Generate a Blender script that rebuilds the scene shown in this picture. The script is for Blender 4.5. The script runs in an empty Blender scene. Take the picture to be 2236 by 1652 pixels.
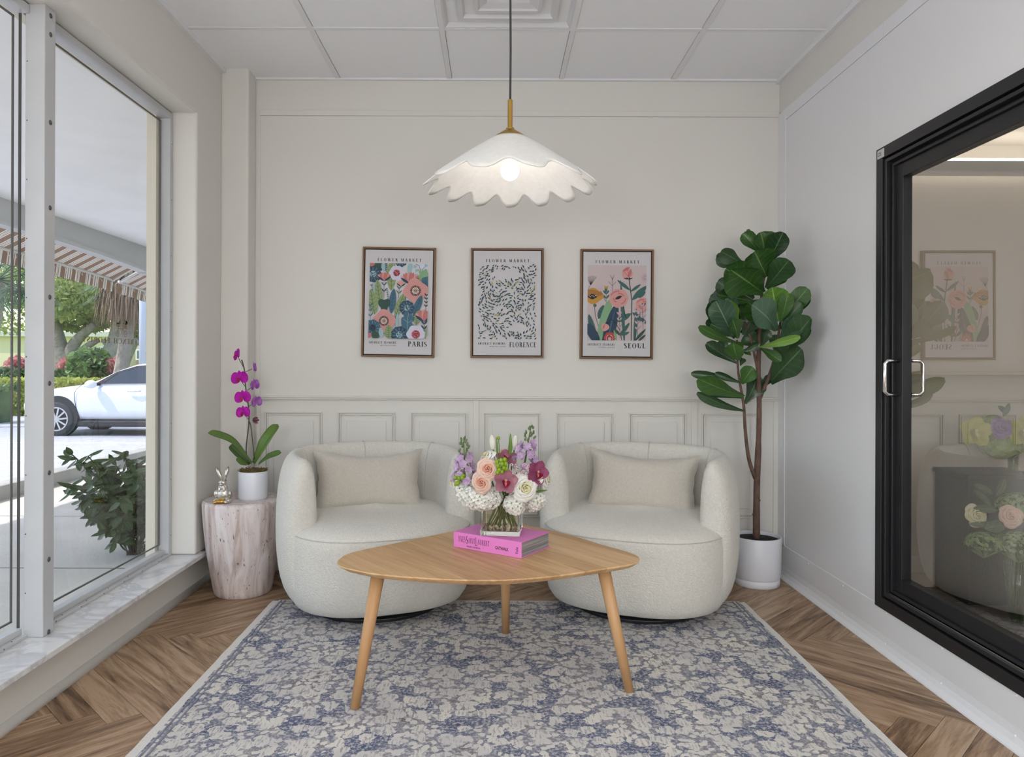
import bpy, bmesh, math, random
from mathutils import Vector, Matrix, noise

# ------------------------------------------------------------------ camera, world, sun, lamps, exposure
scene = bpy.context.scene
COL = scene.collection
PI = math.pi
CX, CY, F, CH = 1080.0, 797.0, 1600.0, 1.127      # principal point and focal length in 2236x1652 pixels, eye height
cam_d = bpy.data.cameras.new('camera')
cam = bpy.data.objects.new('camera', cam_d)
COL.objects.link(cam)
cam_d.sensor_fit = 'HORIZONTAL'
cam_d.sensor_width = 36.0
cam_d.lens = 36.0 * F / 2236.0
cam_d.shift_x = (1118 - CX) / 2236.0
cam_d.shift_y = -(826 - CY) / 2236.0
cam_d.clip_start = 0.05
cam.location = (0, 0, CH)
cam.rotation_euler = (PI / 2, -math.radians(0.2), 0)
scene.camera = cam

scene.view_settings.view_transform = 'Standard'
scene.view_settings.look = 'None'
scene.view_settings.gamma = 1.0
scene.view_settings.use_curve_mapping = False
scene.view_settings.exposure = 0.0

world = bpy.data.worlds.new('sky')
scene.world = world
world.use_nodes = True
wn = world.node_tree
wn.nodes.clear()
wo = wn.nodes.new('ShaderNodeOutputWorld')
wb = wn.nodes.new('ShaderNodeBackground')
ws = wn.nodes.new('ShaderNodeTexSky')
ws.sky_type = 'NISHITA'
ws.sun_disc = False
ws.sun_elevation = math.radians(60)
ws.sun_rotation = math.radians(-60)
ws.air_density = 1.2
ws.dust_density = 2.0
wb.inputs['Strength'].default_value = 0.44
wn.links.new(ws.outputs[0], wb.inputs['Color'])
wn.links.new(wb.outputs[0], wo.inputs['Surface'])


def lamp(name, kind, loc, energy, color=(1, 1, 1), rot=(0, 0, 0), **kw):
    d = bpy.data.lights.new(name, kind)
    d.energy = energy
    d.color = color
    for k, v in kw.items():
        setattr(d, k, v)
    o = bpy.data.objects.new(name, d)
    o.location = loc
    o.rotation_euler = rot
    COL.objects.link(o)
    return o


sun = lamp('sun', 'SUN', (-6, -4, 10), 3.5, (1.0, 0.97, 0.93), angle=math.radians(0.6))
sun.rotation_euler = Vector((0.56, 0.25, -0.79)).to_track_quat('-Z', 'Y').to_euler()
# area lamps added under the ceiling behind the camera to light the room
for i, (lx, ly, le) in enumerate([(-0.6, 0.4, 6), (0.75, 0.4, 6), (-0.6, -1.6, 10), (0.75, -1.6, 10)]):
    lamp('ceiling_fill_lamp', 'AREA', (lx, ly, 2.66), le, (0.93, 0.97, 1.0), shape='RECTANGLE', size=0.56, size_y=1.16)
# soft point lamps added behind the camera to even out ceiling and walls
for lx, ly, le in ((-0.7, -0.8, 45), (0.8, -0.8, 45), (0.1, -2.6, 54)):
    lamp('rear_fill_lamp', 'POINT', (lx, ly, 1.30), le, (0.93, 0.97, 1.0), shadow_soft_size=0.22)

# ------------------------------------------------------------------ helpers


def PY(x, y, Y):                       # pixel at depth Y
    return Vector(((x - CX) * Y / F, Y, CH - (y - CY) * Y / F))


def PZ(x, y, Z):                       # pixel on a level plane
    Y = F * (CH - Z) / (y - CY)
    return Vector(((x - CX) * Y / F, Y, Z))


def PX(x, y, X):                       # pixel on a side wall
    Y = F * X / (x - CX)
    return Vector((X, Y, CH - (y - CY) * Y / F))


def lin(c):
    return c / 12.92 if c <= 0.04045 else ((c + 0.055) / 1.055) ** 2.4


def rgb(r, g, b):
    return (lin(r / 255), lin(g / 255), lin(b / 255), 1.0)


def wloc(o):
    p = Vector((0, 0, 0))
    while o is not None:
        p += o.location
        o = o.parent
    return p


class MB:
    def __init__(self):
        self.v, self.f, self.m, self.uv, self.mi = [], [], [], {}, 0

    def add(self, verts, faces, uv=None):
        n = len(self.v)
        self.v.extend([tuple(p) for p in verts])
        if uv:
            for i, t in enumerate(uv):
                self.uv[n + i] = t
        for q in faces:
            self.f.append([n + i for i in q])
            self.m.append(self.mi)
        return self

    def box(self, x0, x1, y0, y1, z0, z1):
        v = [(x, y, z) for z in (z0, z1) for y in (y0, y1) for x in (x0, x1)]
        return self.add(v, [(0, 2, 3, 1), (4, 5, 7, 6), (0, 1, 5, 4), (2, 6, 7, 3), (0, 4, 6, 2), (1, 3, 7, 5)])

    def quad(self, a, b, c, d):
        return self.add([a, b, c, d], [(0, 1, 2, 3)])

    def bar(self, a, b, w, h, up=(0, 0, 1)):            # rectangular bar from a to b
        a, b = Vector(a), Vector(b)
        d = (b - a).normalized()
        s = d.cross(Vector(up)).normalized() * w / 2
        u = s.cross(d).normalized() * h / 2
        v = [p + i * s + j * u for p in (a, b) for i, j in ((-1, -1), (1, -1), (1, 1), (-1, 1))]
        return self.add(v, [(0, 1, 2, 3), (7, 6, 5, 4), (0, 4, 5, 1), (1, 5, 6, 2), (2, 6, 7, 3), (3, 7, 4, 0)])

    def tube(self, pts, rad, seg=8, cap=True):
        pts = [Vector(p) for p in pts]
        if not isinstance(rad, (list, tuple)):
            rad = [rad] * len(pts)
        n0 = len(pts)
        vs, fs = [], []
        ref = None
        for i, p in enumerate(pts):
            d = (pts[min(i + 1, n0 - 1)] - pts[max(i - 1, 0)])
            d = d.normalized() if d.length > 1e-9 else Vector((0, 0, 1))
            if ref is None:
                ref = Vector((1, 0, 0)) if abs(d.x) < 0.8 else Vector((0, 1, 0))
            s = (ref - d * ref.dot(d)).normalized()
            t = d.cross(s)
            ref = s
            for k in range(seg):
                a = 2 * PI * k / seg
                vs.append(p + (s * math.cos(a) + t * math.sin(a)) * rad[i])
        for i in range(n0 - 1):
            for k in range(seg):
                k2 = (k + 1) % seg
                fs.append((i * seg + k, i * seg + k2, (i + 1) * seg + k2, (i + 1) * seg + k))
        if cap:
            fs.append(tuple(range(seg))[::-1])
            fs.append(tuple((n0 - 1) * seg + k for k in range(seg)))
        return self.add(vs, fs)

    def lathe(self, prof, seg=32, c=(0, 0, 0), sx=1.0, sy=1.0, cap=True):
        vs, fs = [], []
        n0 = len(prof)
        for r, z in prof:
            for k in range(seg):
                a = 2 * PI * k / seg
                vs.append((c[0] + r * sx * math.cos(a), c[1] + r * sy * math.sin(a), c[2] + z))
        for i in range(n0 - 1):
            for k in range(seg):
                k2 = (k + 1) % seg
                fs.append((i * seg + k, i * seg + k2, (i + 1) * seg + k2, (i + 1) * seg + k))
        if cap:
            fs.append(tuple(range(seg))[::-1])
            fs.append(tuple((n0 - 1) * seg + k for k in range(seg)))
        return self.add(vs, fs)

    def ell(self, c, r, nu=12, nv=8, rot=None):
        c = Vector(c)
        vs, fs = [], []
        for j in range(nv + 1):
            ph = PI * j / nv
            for i in range(nu):
                th = 2 * PI * i / nu
                p = Vector((r[0] * math.sin(ph) * math.cos(th), r[1] * math.sin(ph) * math.sin(th), r[2] * math.cos(ph)))
                if rot is not None:
                    p = rot @ p
                vs.append(c + p)
        for j in range(nv):
            for i in range(nu):
                i2 = (i + 1) % nu
                fs.append((j * nu + i, (j + 1) * nu + i, (j + 1) * nu + i2, j * nu + i2))
        return self.add(vs, fs)

    def grid(self, fn, nu, nv, wrap=False, uv=True):
        vs, fs, us = [], [], []
        for j in range(nv + 1):
            for i in range(nu + (0 if wrap else 1)):
                vs.append(fn(i / nu, j / nv))
                us.append((i / nu, j / nv))
        w = nu if wrap else nu + 1
        for j in range(nv):
            for i in range(nu):
                i2 = (i + 1) % w
                fs.append((j * w + i, j * w + i2, (j + 1) * w + i2, (j + 1) * w + i))
        return self.add(vs, fs, us if uv else None)

    def prism(self, poly, lo, hi):                     # poly: 2d list; lo / hi: functions (x, y) -> 3d
        n = len(poly)
        v = [lo(*p) for p in poly] + [hi(*p) for p in poly]
        fs = [tuple(range(n))[::-1], tuple(range(n, 2 * n))]
        fs += [(i, (i + 1) % n, n + (i + 1) % n, n + i) for i in range(n)]
        return self.add(v, fs)

    def leaf(self, base, tip, width, nrm, bend=0.0, cup=0.0, prof=None, n=8, m=4, wave=0.0, ph=0.0):
        base, tip, nrm = Vector(base), Vector(tip), Vector(nrm)
        d = tip - base
        L = d.length
        d.normalize()
        s = d.cross(nrm)
        if s.length < 1e-5:
            s = d.cross(Vector((0.3, 0.8, 0.5)))
        s.normalize()
        u = s.cross(d).normalized()
        if prof is None:
            prof = lambda t: math.sin(PI * t) ** 0.7

        def fn(a, t):
            k = (a - 0.5) * 2
            w = prof(t) * width / 2
            p = base + d * (t * L) + s * (k * w)
            p += u * (bend * L * math.sin(PI * t * 0.9) + cup * w * k * k * 1.0 + wave * w * math.sin(t * 9 + ph) * k)
            return p
        return self.grid(fn, m, n)

    def build(self, name, mats, parent=None, smooth=False, bevel=0.0, sub=0, solid=0.0, local=False, recalc=True, seg=2, angle=None):
        if not isinstance(mats, (list, tuple)):
            mats = [mats]
        vs = self.v
        off = Vector((0, 0, 0))
        if parent is not None:
            if not local:
                off = wloc(parent)
        elif not local:
            xs = [p[0] for p in vs]; ys = [p[1] for p in vs]; zs = [p[2] for p in vs]
            off = Vector(((min(xs) + max(xs)) / 2, (min(ys) + max(ys)) / 2, min(zs)))
        me = bpy.data.meshes.new(name)
        me.from_pydata([(p[0] - off.x, p[1] - off.y, p[2] - off.z) for p in vs], [], self.f)
        for mt in mats:
            me.materials.append(mt)
        for p, k in zip(me.polygons, self.m):
            p.material_index = k
            p.use_smooth = smooth
        if self.uv:
            ul = me.uv_layers.new(name='UVMap')
            for lp in me.loops:
                ul.data[lp.index].uv = self.uv.get(lp.vertex_index, (0, 0))
        if recalc:
            b = bmesh.new()
            b.from_mesh(me)
            bmesh.ops.recalc_face_normals(b, faces=b.faces)
            b.to_mesh(me)
            b.free()
        me.update()
        o = bpy.data.objects.new(name, me)
        COL.objects.link(o)
        if parent is not None:
            o.parent = parent
        elif not local:
            o.location = off
        if solid:
            md = o.modifiers.new('solid', 'SOLIDIFY'); md.thickness = solid; md.offset = 0
        if bevel:
            md = o.modifiers.new('bevel', 'BEVEL'); md.width = bevel; md.segments = seg; md.limit_method = 'ANGLE'
            md.angle_limit = math.radians(40)
        if sub:
            md = o.modifiers.new('sub', 'SUBSURF'); md.levels = sub; md.render_levels = sub
        return o


def thing(name, label, cat, loc=(0, 0, 0), group=None, rotz=0.0):
    o = bpy.data.objects.new(name, None)
    o.empty_display_size = 0.05
    COL.objects.link(o)
    o.location = loc
    o.rotation_euler = (0, 0, rotz)
    return tag(o, label, cat, group)


def tag(o, label, cat=None, group=None):
    o['label'] = label
    if cat:
        o['category'] = cat
    if group:
        o['group'] = group
    return o


def struct(o, label=None, cat=None):
    o['kind'] = 'structure'
    if label:
        o['label'] = label
    if cat:
        o['category'] = cat
    return o


def bez(pts, n=10):
    """smooth Catmull-Rom polyline through points"""
    P = [Vector(p) for p in pts]
    P = [P[0] * 2 - P[1]] + P + [P[-1] * 2 - P[-2]]
    out = []
    for i in range(1, len(P) - 2):
        for k in range(n):
            t = k / n
            a, b, c, d = P[i - 1], P[i], P[i + 1], P[i + 2]
            out.append(0.5 * ((2 * b) + (c - a) * t + (2 * a - 5 * b + 4 * c - d) * t * t + (3 * b - a - 3 * c + d) * t ** 3))
    out.append(P[-2])
    return out


# ------------------------------------------------------------------ materials
def nodes(name):
    m = bpy.data.materials.new(name)
    m.use_nodes = True
    nt = m.node_tree
    return m, nt, nt.nodes['Principled BSDF'], nt.nodes['Material Output']


def N(nt, t, **kw):
    n = nt.nodes.new(t)
    for k, v in kw.items():
        if k in n.inputs:
            n.inputs[k].default_value = v
        else:
            setattr(n, k, v)
    return n


def ramp(nt, fac, stops):
    r = nt.nodes.new('ShaderNodeValToRGB')
    e = r.color_ramp.elements
    while len(e) < len(stops):
        e.new(0.5)
    for el, (p, c) in zip(e, stops):
        el.position = p
        el.color = c
    nt.links.new(fac, r.inputs[0])
    return r.outputs[0]


def M(name, col, rough=0.5, metal=0.0, bump=None, var=None, spec=0.5, emit=None, alpha=None, sheen=0.0, trans=0.0, coord='Object', sss=0.0):
    m, nt, b, out = nodes(name)
    b.inputs['Base Color'].default_value = col
    b.inputs['Roughness'].default_value = rough
    b.inputs['Metallic'].default_value = metal
    b.inputs['Specular IOR Level'].default_value = spec
    if sheen:
        b.inputs['Sheen Weight'].default_value = sheen
    if trans:
        b.inputs['Transmission Weight'].default_value = trans
    if sss:
        b.inputs['Subsurface Weight'].default_value = sss
        b.inputs['Subsurface Radius'].default_value = (0.02, 0.015, 0.01)
    if emit:
        b.inputs['Emission Color'].default_value = emit[0]
        b.inputs['Emission Strength'].default_value = emit[1]
    if bump or var:
        tc = N(nt, 'ShaderNodeTexCoord')
    if bump:
        ns = N(nt, 'ShaderNodeTexNoise', Scale=bump[0], Detail=bump[2] if len(bump) > 2 else 3.0)
        nt.links.new(tc.outputs[coord], ns.inputs['Vector'])
        bp = N(nt, 'ShaderNodeBump', Strength=bump[1], Distance=bump[3] if len(bump) > 3 else 0.01)
        nt.links.new(ns.outputs[0], bp.inputs['Height'])
        nt.links.new(bp.outputs[0], b.inputs['Normal'])
    if var:
        n2 = N(nt, 'ShaderNodeTexNoise', Scale=var[0], Detail=4.0)
        nt.links.new(tc.outputs[coord], n2.inputs['Vector'])
        a = var[1]
        lo = tuple(c * (1 - a) for c in col[:3]) + (1,)
        hi = tuple(min(1, c * (1 + a)) for c in col[:3]) + (1,)
        if len(var) > 2:
            hi = var[2]
        nt.links.new(ramp(nt, n2.outputs[0], [(0.3, lo), (0.7, hi)]), b.inputs['Base Color'])
    return m


def leafmat(name, c1, c2, vein, rough=0.4, nv=7.0, back=0.0, spec=0.5, objvar=0.25):
    """leaf with mid rib and side veins in UV (u across, v along), tint varied per object"""
    m, nt, b, out = nodes(name)
    uv = N(nt, 'ShaderNodeUVMap')
    sp = N(nt, 'ShaderNodeSeparateXYZ')
    nt.links.new(uv.outputs[0], sp.inputs[0])

    def mth(op, a, bb=None):
        n = N(nt, 'ShaderNodeMath', operation=op)
        for i, q in enumerate((a, bb)):
            if q is None:
                continue
            if isinstance(q, (int, float)):
                n.inputs[i].default_value = q
            else:
                nt.links.new(q, n.inputs[i])
        return n.outputs[0]
    au = mth('ABSOLUTE', mth('SUBTRACT', sp.outputs[0], 0.5))
    rib = mth('LESS_THAN', au, 0.022)
    fr = mth('FRACT', mth('SUBTRACT', mth('MULTIPLY', sp.outputs[1], nv), mth('MULTIPLY', au, 3.2)))
    side = mth('MULTIPLY', mth('LESS_THAN', fr, 0.07), 0.45)
    vf = mth('MAXIMUM', rib, side)
    oi = N(nt, 'ShaderNodeObjectInfo')
    tc = N(nt, 'ShaderNodeTexCoord')
    ns = N(nt, 'ShaderNodeTexNoise', Scale=9.0)
    nt.links.new(tc.outputs['Object'], ns.inputs['Vector'])
    mixf = mth('ADD', mth('MULTIPLY', oi.outputs['Random'], 0.7), mth('MULTIPLY', ns.outputs[0], 0.4))
    cr = ramp(nt, mixf, [(0.15, c1), (0.95, c2)])
    mx = N(nt, 'ShaderNodeMix', data_type='RGBA')
    nt.links.new(vf, mx.inputs[0])
    nt.links.new(cr, mx.inputs[6])
    mx.inputs[7].default_value = vein
    nt.links.new(mx.outputs[2], b.inputs['Base Color'])
    b.inputs['Roughness'].default_value = rough
    b.inputs['Specular IOR Level'].default_value = spec
    bp = N(nt, 'ShaderNodeBump', Strength=0.35, Distance=0.003)
    bp.invert = True
    nt.links.new(vf, bp.inputs['Height'])
    nt.links.new(bp.outputs[0], b.inputs['Normal'])
    if back:
        b.inputs['Subsurface Weight'].default_value = 0.0
        tr = N(nt, 'ShaderNodeBsdfTranslucent')
        nt.links.new(cr, tr.inputs[0])
        ms = N(nt, 'ShaderNodeMixShader')
        ms.inputs[0].default_value = back
        nt.links.new(b.outputs[0], ms.inputs[1])
        nt.links.new(tr.outputs[0], ms.inputs[2])
        nt.links.new(ms.outputs[0], out.inputs[0])
    return m


def thin_glass(name, tint=(1, 1, 1, 1), refl=0.06, k=0.8):
    """pane: clear with a mirror layer that follows Fresnel, plus an optional constant film reflectance"""
    m, nt, b, out = nodes(name)
    nt.nodes.remove(b)
    t = N(nt, 'ShaderNodeBsdfTransparent')
    t.inputs[0].default_value = tint
    g = N(nt, 'ShaderNodeBsdfGlossy')
    g.inputs['Roughness'].default_value = 0.0
    lw = N(nt, 'ShaderNodeLayerWeight', Blend=0.5)
    pw = N(nt, 'ShaderNodeMath', operation='POWER')
    pw.inputs[1].default_value = 4.5
    nt.links.new(lw.outputs['Facing'], pw.inputs[0])
    mu = N(nt, 'ShaderNodeMath', operation='MULTIPLY_ADD')
    mu.use_clamp = True
    mu.inputs[1].default_value = k
    mu.inputs[2].default_value = refl
    nt.links.new(pw.outputs[0], mu.inputs[0])
    ms = N(nt, 'ShaderNodeMixShader')
    nt.links.new(mu.outputs[0], ms.inputs[0])
    nt.links.new(t.outputs[0], ms.inputs[1])
    nt.links.new(g.outputs[0], ms.inputs[2])
    nt.links.new(ms.outputs[0], out.inputs[0])
    return m


def wood(name, c1, c2, c3, stretch=(1.5, 16, 16), rough=0.45, knots=True):
    """grain along local X, offset per object"""
    m, nt, b, out = nodes(name)
    tc = N(nt, 'ShaderNodeTexCoord')
    oi = N(nt, 'ShaderNodeObjectInfo')
    mp = N(nt, 'ShaderNodeMapping')
    mp.inputs['Scale'].default_value = stretch
    ad = N(nt, 'ShaderNodeVectorMath', operation='ADD')
    sc = N(nt, 'ShaderNodeMath', operation='MULTIPLY')
    sc.inputs[1].default_value = 37.0
    nt.links.new(oi.outputs['Random'], sc.inputs[0])
    nt.links.new(tc.outputs['Object'], mp.inputs[0])
    nt.links.new(mp.outputs[0], ad.inputs[0])
    nt.links.new(sc.outputs[0], ad.inputs[1])
    n1 = N(nt, 'ShaderNodeTexNoise', Scale=1.6, Detail=8.0, Roughness=0.65, Distortion=0.8)
    n2 = N(nt, 'ShaderNodeTexNoise', Scale=7.0, Detail=5.0, Roughness=0.7)
    nt.links.new(ad.outputs[0], n1.inputs['Vector'])
    nt.links.new(ad.outputs[0], n2.inputs['Vector'])
    mx = N(nt, 'ShaderNodeMath', operation='MULTIPLY_ADD')
    mx.inputs[1].default_value = 0.35
    nt.links.new(n2.outputs[0], mx.inputs[0])
    nt.links.new(n1.outputs[0], mx.inputs[2])
    m2 = N(nt, 'ShaderNodeMath', operation='MULTIPLY_ADD')
    m2.inputs[1].default_value = 0.16
    m2.inputs[2].default_value = -0.14
    nt.links.new(oi.outputs['Random'], m2.inputs[0])
    m3 = N(nt, 'ShaderNodeMath', operation='ADD')
    nt.links.new(mx.outputs[0], m3.inputs[0])
    nt.links.new(m2.outputs[0], m3.inputs[1])
    nt.links.new(ramp(nt, m3.outputs[0], [(0.40, c1), (0.57, c2), (0.74, c3)]), b.inputs['Base Color'])
    b.inputs['Roughness'].default_value = rough
    bp = N(nt, 'ShaderNodeBump', Strength=0.12, Distance=0.002)
    nt.links.new(n2.outputs[0], bp.inputs['Height'])
    nt.links.new(bp.outputs[0], b.inputs['Normal'])
    return m


def marble(name, base, vein, scale=3.0, rough=0.15):
    m, nt, b, out = nodes(name)
    tc = N(nt, 'ShaderNodeTexCoord')
    n1 = N(nt, 'ShaderNodeTexNoise', Scale=scale, Detail=8.0, Roughness=0.6, Distortion=1.5)
    nt.links.new(tc.outputs['Object'], n1.inputs['Vector'])
    nt.links.new(ramp(nt, n1.outputs[0], [(0.40, base), (0.49, vein), (0.53, base), (0.75, tuple(c * .93 for c in base[:3]) + (1,))]), b.inputs['Base Color'])
    b.inputs['Roughness'].default_value = rough
    return m


WALL = M('painted_wall', rgb(222, 219, 213), 0.6, bump=(60, 0.05, 3, 0.004))
WALLG = M('white_metal_panel', rgb(232, 232, 234), 0.35, bump=(140, 0.04, 2, 0.002))
TRIMW = M('white_trim', rgb(246, 245, 242), 0.4)
CEILT = M('ceiling_tile', rgb(244, 245, 247), 0.8, bump=(220, 0.12, 3, 0.002))
GRIDM = M('ceiling_grid', rgb(232, 232, 234), 0.45)
FRAMEW = M('white_aluminium', rgb(194, 195, 197), 0.35, var=(6, 0.04))
STUCCO = M('beige_stucco', rgb(222, 214, 198), 0.8, bump=(90, 0.2, 3, 0.006))
SOFFIT = M('white_plaster_soffit', rgb(240, 240, 240), 0.8, bump=(5, 0.1, 3, 0.02), var=(1.5, 0.04))
BLACKM = M('black_aluminium', rgb(40, 40, 43), 0.38, 0.3, bump=(300, 0.05, 2, 0.001))
BLACK2 = M('black_gasket', rgb(18, 18, 20), 0.5)
CHROME = M('chrome', (0.75, 0.75, 0.75, 1), 0.12, 1.0)
STEEL = M('brushed_steel', (0.6, 0.6, 0.6, 1), 0.35, 1.0)
SCREW = M('screw_head', rgb(110, 110, 112), 0.4, 0.8)
GLASS = thin_glass('window_glass', (0.985, 0.99, 0.985, 1))
DOORGLASS = thin_glass('cooler_door_glass', (0.90, 0.89, 0.88, 1), 0.33, 0.7)
GASKET = M('dark_gasket', rgb(72, 70, 66), 0.5)
MARBLE = marble('white_marble', rgb(228, 228, 228), rgb(198, 200, 203))
OAKF = wood('oak_plank', rgb(92, 68, 48), rgb(150, 120, 92), rgb(186, 158, 130))
BRASS = M('brushed_brass', rgb(204, 166, 86), 0.3, 1.0)
CORD = M('dark_cord', rgb(52, 54, 54), 0.6)
FELT = M('white_felt', rgb(236, 234, 230), 0.9, bump=(260, 0.25, 3, 0.003), var=(60, 0.03))
BULB = M('glowing_bulb', (1, 1, 1, 1), 0.5, emit=((1.0, 0.97, 0.92, 1), 7.0))
WALNUT = M('walnut_frame', rgb(122, 88, 62), 0.5, bump=(40, 0.1))
PAPER = M('print_paper', rgb(203, 200, 203), 0.7)
INK = M('print_ink', rgb(44, 50, 54), 0.7)
# ------------------------------------------------------------------ room shell
XL, XR, YB, YR = -1.45, 1.556, 4.016, -4.0
ZC = CH + 1.561
KW = -1.50                      # knee wall below the sill
ZS = 0.20                       # sill top
ZT = 2.345                      # window head
YW = 3.56                       # window jamb

floor = struct(MB().box(-1.56, XR + 0.1, YR, YB + 0.1, -0.08, -0.006).build('floor', M('subfloor', rgb(140, 106, 74), 0.5)),
               'brown oak herringbone plank floor', 'floor')


def clip(poly, x0, x1, y0, y1):
    def cut(p, ins, inter):
        o = []
        for i in range(len(p)):
            a, b = p[i - 1], p[i]
            ia, ib = ins(a), ins(b)
            if ib:
                if not ia:
                    o.append(inter(a, b))
                o.append(b)
            elif ia:
                o.append(inter(a, b))
        return o
    for ax, lim, sg in ((0, x0, 1), (0, x1, -1), (1, y0, 1), (1, y1, -1)):
        if not poly:
            return []

        def it(a, b):
            t = (lim - a[ax]) / (b[ax] - a[ax])
            return tuple(a[i] + t * (b[i] - a[i]) for i in range(2))
        poly = cut(poly, lambda q: (q[ax] - lim) * sg >= 0, it)
    return poly


PW, PLN = 0.102, 1.0
per = PW * math.sqrt(2)
rowh = PLN / math.sqrt(2)
for r in range(-2, 4):
    yc = 2.33 + (r + 0.5) * rowh
    ang = -PI / 4 if r % 2 == 0 else PI / 4
    ca, sa = math.cos(ang), math.sin(ang)
    for i in range(-20, 22):
        xc = 0.06 + i * per + (per / 2 if r % 2 else 0) + (r // 2) * 0.0
        g = 0.0008
        loc = [(-PLN / 2 + g, -PW / 2 + g), (PLN / 2 - g, -PW / 2 + g), (PLN / 2 - g, PW / 2 - g), (-PLN / 2 + g, PW / 2 - g)]
        w = [(xc + a * ca - b * sa, yc + a * sa + b * ca) for a, b in loc]
        w = clip(w, -1.49, XR, 1.5, YB)
        if len(w) < 3:
            continue
        ll = [((x - xc) * ca + (y - yc) * sa, -(x - xc) * sa + (y - yc) * ca) for x, y in w]
        mb = MB().prism(ll, lambda a, b: (a, b, -0.006), lambda a, b: (a, b, 0.0))
        o = mb.build('plank', OAKF, floor, local=True)
        o.location = Vector((xc, yc, 0)) - wloc(floor)
        o.rotation_euler = (0, 0, ang)

# ceiling: slab, grid bars and lay-in tiles
ceiling = struct(MB().box(XL - 0.1, XR + 0.1, YR, YB + 0.1, ZC + 0.02, ZC + 0.12).build('ceiling', CEILT), 'white suspended tile ceiling', 'ceiling')
bx = [-0.251 + 0.61 * k for k in range(-1, 3)]
by = [YB - 0.606 - 0.61 * k for k in range(0, 5)]
DIFX, DIFY = (bx[1], bx[2]), (by[1], by[0])
xs = [XL] + bx + [XR]
ys = [YB] + by
for i in range(len(xs) - 1):
    for j in range(len(ys) - 1):
        if abs(xs[i] - DIFX[0]) < .01 and j == 1:
            continue
        MB().box(xs[i] + 0.013, xs[i + 1] - 0.013, ys[j + 1] + 0.013, ys[j] - 0.013, ZC + 0.004, ZC + 0.02).build('tile', CEILT, ceiling, bevel=0.003)
for x in bx:
    MB().box(x - 0.012, x + 0.012, YR, YB, ZC - 0.001, ZC + 0.012).build('grid_bar', GRIDM, ceiling)
for y in by:
    for i in range(len(xs) - 1):
        MB().box(xs[i] + 0.012, xs[i + 1] - 0.012, y - 0.012, y + 0.012, ZC - 0.0005, ZC + 0.012).build('grid_bar', GRIDM, ceiling)
m = MB().box(XL, XL + 0.022, YR, 3.88, ZC - 0.02, ZC + 0.004)
struct(m.build('trim_1', GRIDM), 'white ceiling edge angle on the window wall', 'trim')
m = MB().box(XR - 0.022, XR, YR, YB, ZC - 0.02, ZC + 0.004)
struct(m.build('trim_2', GRIDM), 'white ceiling edge angle on the panel wall', 'trim')
m = MB().box(-1.31, XR, YB - 0.02, YB, ZC - 0.006, ZC + 0.004)
struct(m.build('trim_3', GRIDM), 'white ceiling edge angle on the back wall', 'trim')

# air diffuser in the ceiling: nested square cones
dfx, dfy = (DIFX[0] + DIFX[1]) / 2, (DIFY[0] + DIFY[1]) / 2
dif = thing('air_diffuser', 'white square ceiling air diffuser with nested louvres above the pendant cord', 'air vent', (dfx, dfy, ZC))
DIFM = M('diffuser_white', rgb(218, 218, 220), 0.5)


def sqring(name, h0, z0, h1, z1, lip=0.008):
    mb = MB()
    def ring(h, z):
        return [(dfx - h, dfy - h, z), (dfx + h, dfy - h, z), (dfx + h, dfy + h, z), (dfx - h, dfy + h, z)]
    rs = [ring(h0, z0), ring(h0 - lip, z0), ring(h1, z1), ring(h1, z1 + 0.004)]
    v = [p for r_ in rs for p in r_]
    fs = [(k * 4 + i, k * 4 + (i + 1) % 4, (k + 1) * 4 + (i + 1) % 4, (k + 1) * 4 + i) for k in range(3) for i in range(4)]
    mb.add(v, fs)
    return mb.build(name, DIFM, dif, solid=0.003)


MB().box(dfx - .292, dfx + .292, dfy - .292, dfy + .292, ZC + 0.06, ZC + 0.064).build('back_plate', DIFM, dif)
sqring('outer_flange', 0.293, ZC + 0.002, 0.255, ZC + 0.05)
sqring('louvre', 0.222, ZC + 0.004, 0.175, ZC + 0.05, 0.02)
sqring('louvre', 0.148, ZC + 0.004, 0.095, ZC + 0.045, 0.016)
mb = MB()
h = 0.128
mb.add([(dfx - h, dfy - h, ZC + .01), (dfx + h, dfy - h, ZC + .01), (dfx + h, dfy + h, ZC + .01), (dfx - h, dfy + h, ZC + .01), (dfx, dfy, ZC + .05)],
       [(0, 1, 4), (1, 2, 4), (2, 3, 4), (3, 0, 4)])
mb.build('centre_cone', DIFM, dif, solid=0.002)

# back wall
wb_ = struct(MB().box(-1.6, XR + 0.06, YB, YB + 0.1, -0.05, ZC + 0.05).build('wall_back', WALL), 'warm white back wall with panelled wainscot', 'wall')


def zb(y):
    return CH - (y - CY) * YB / F


def xb(x):
    return (x - CX) * YB / F


mb = MB().box(xb(568), XR - 0.002, YB - 0.004, YB, 0.0, zb(255)).box(xb(566), XR - 0.002, YB - 0.0065, YB, zb(254), zb(242))
mb.build('overlay_board', WALL, wb_, bevel=0.0015)
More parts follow.
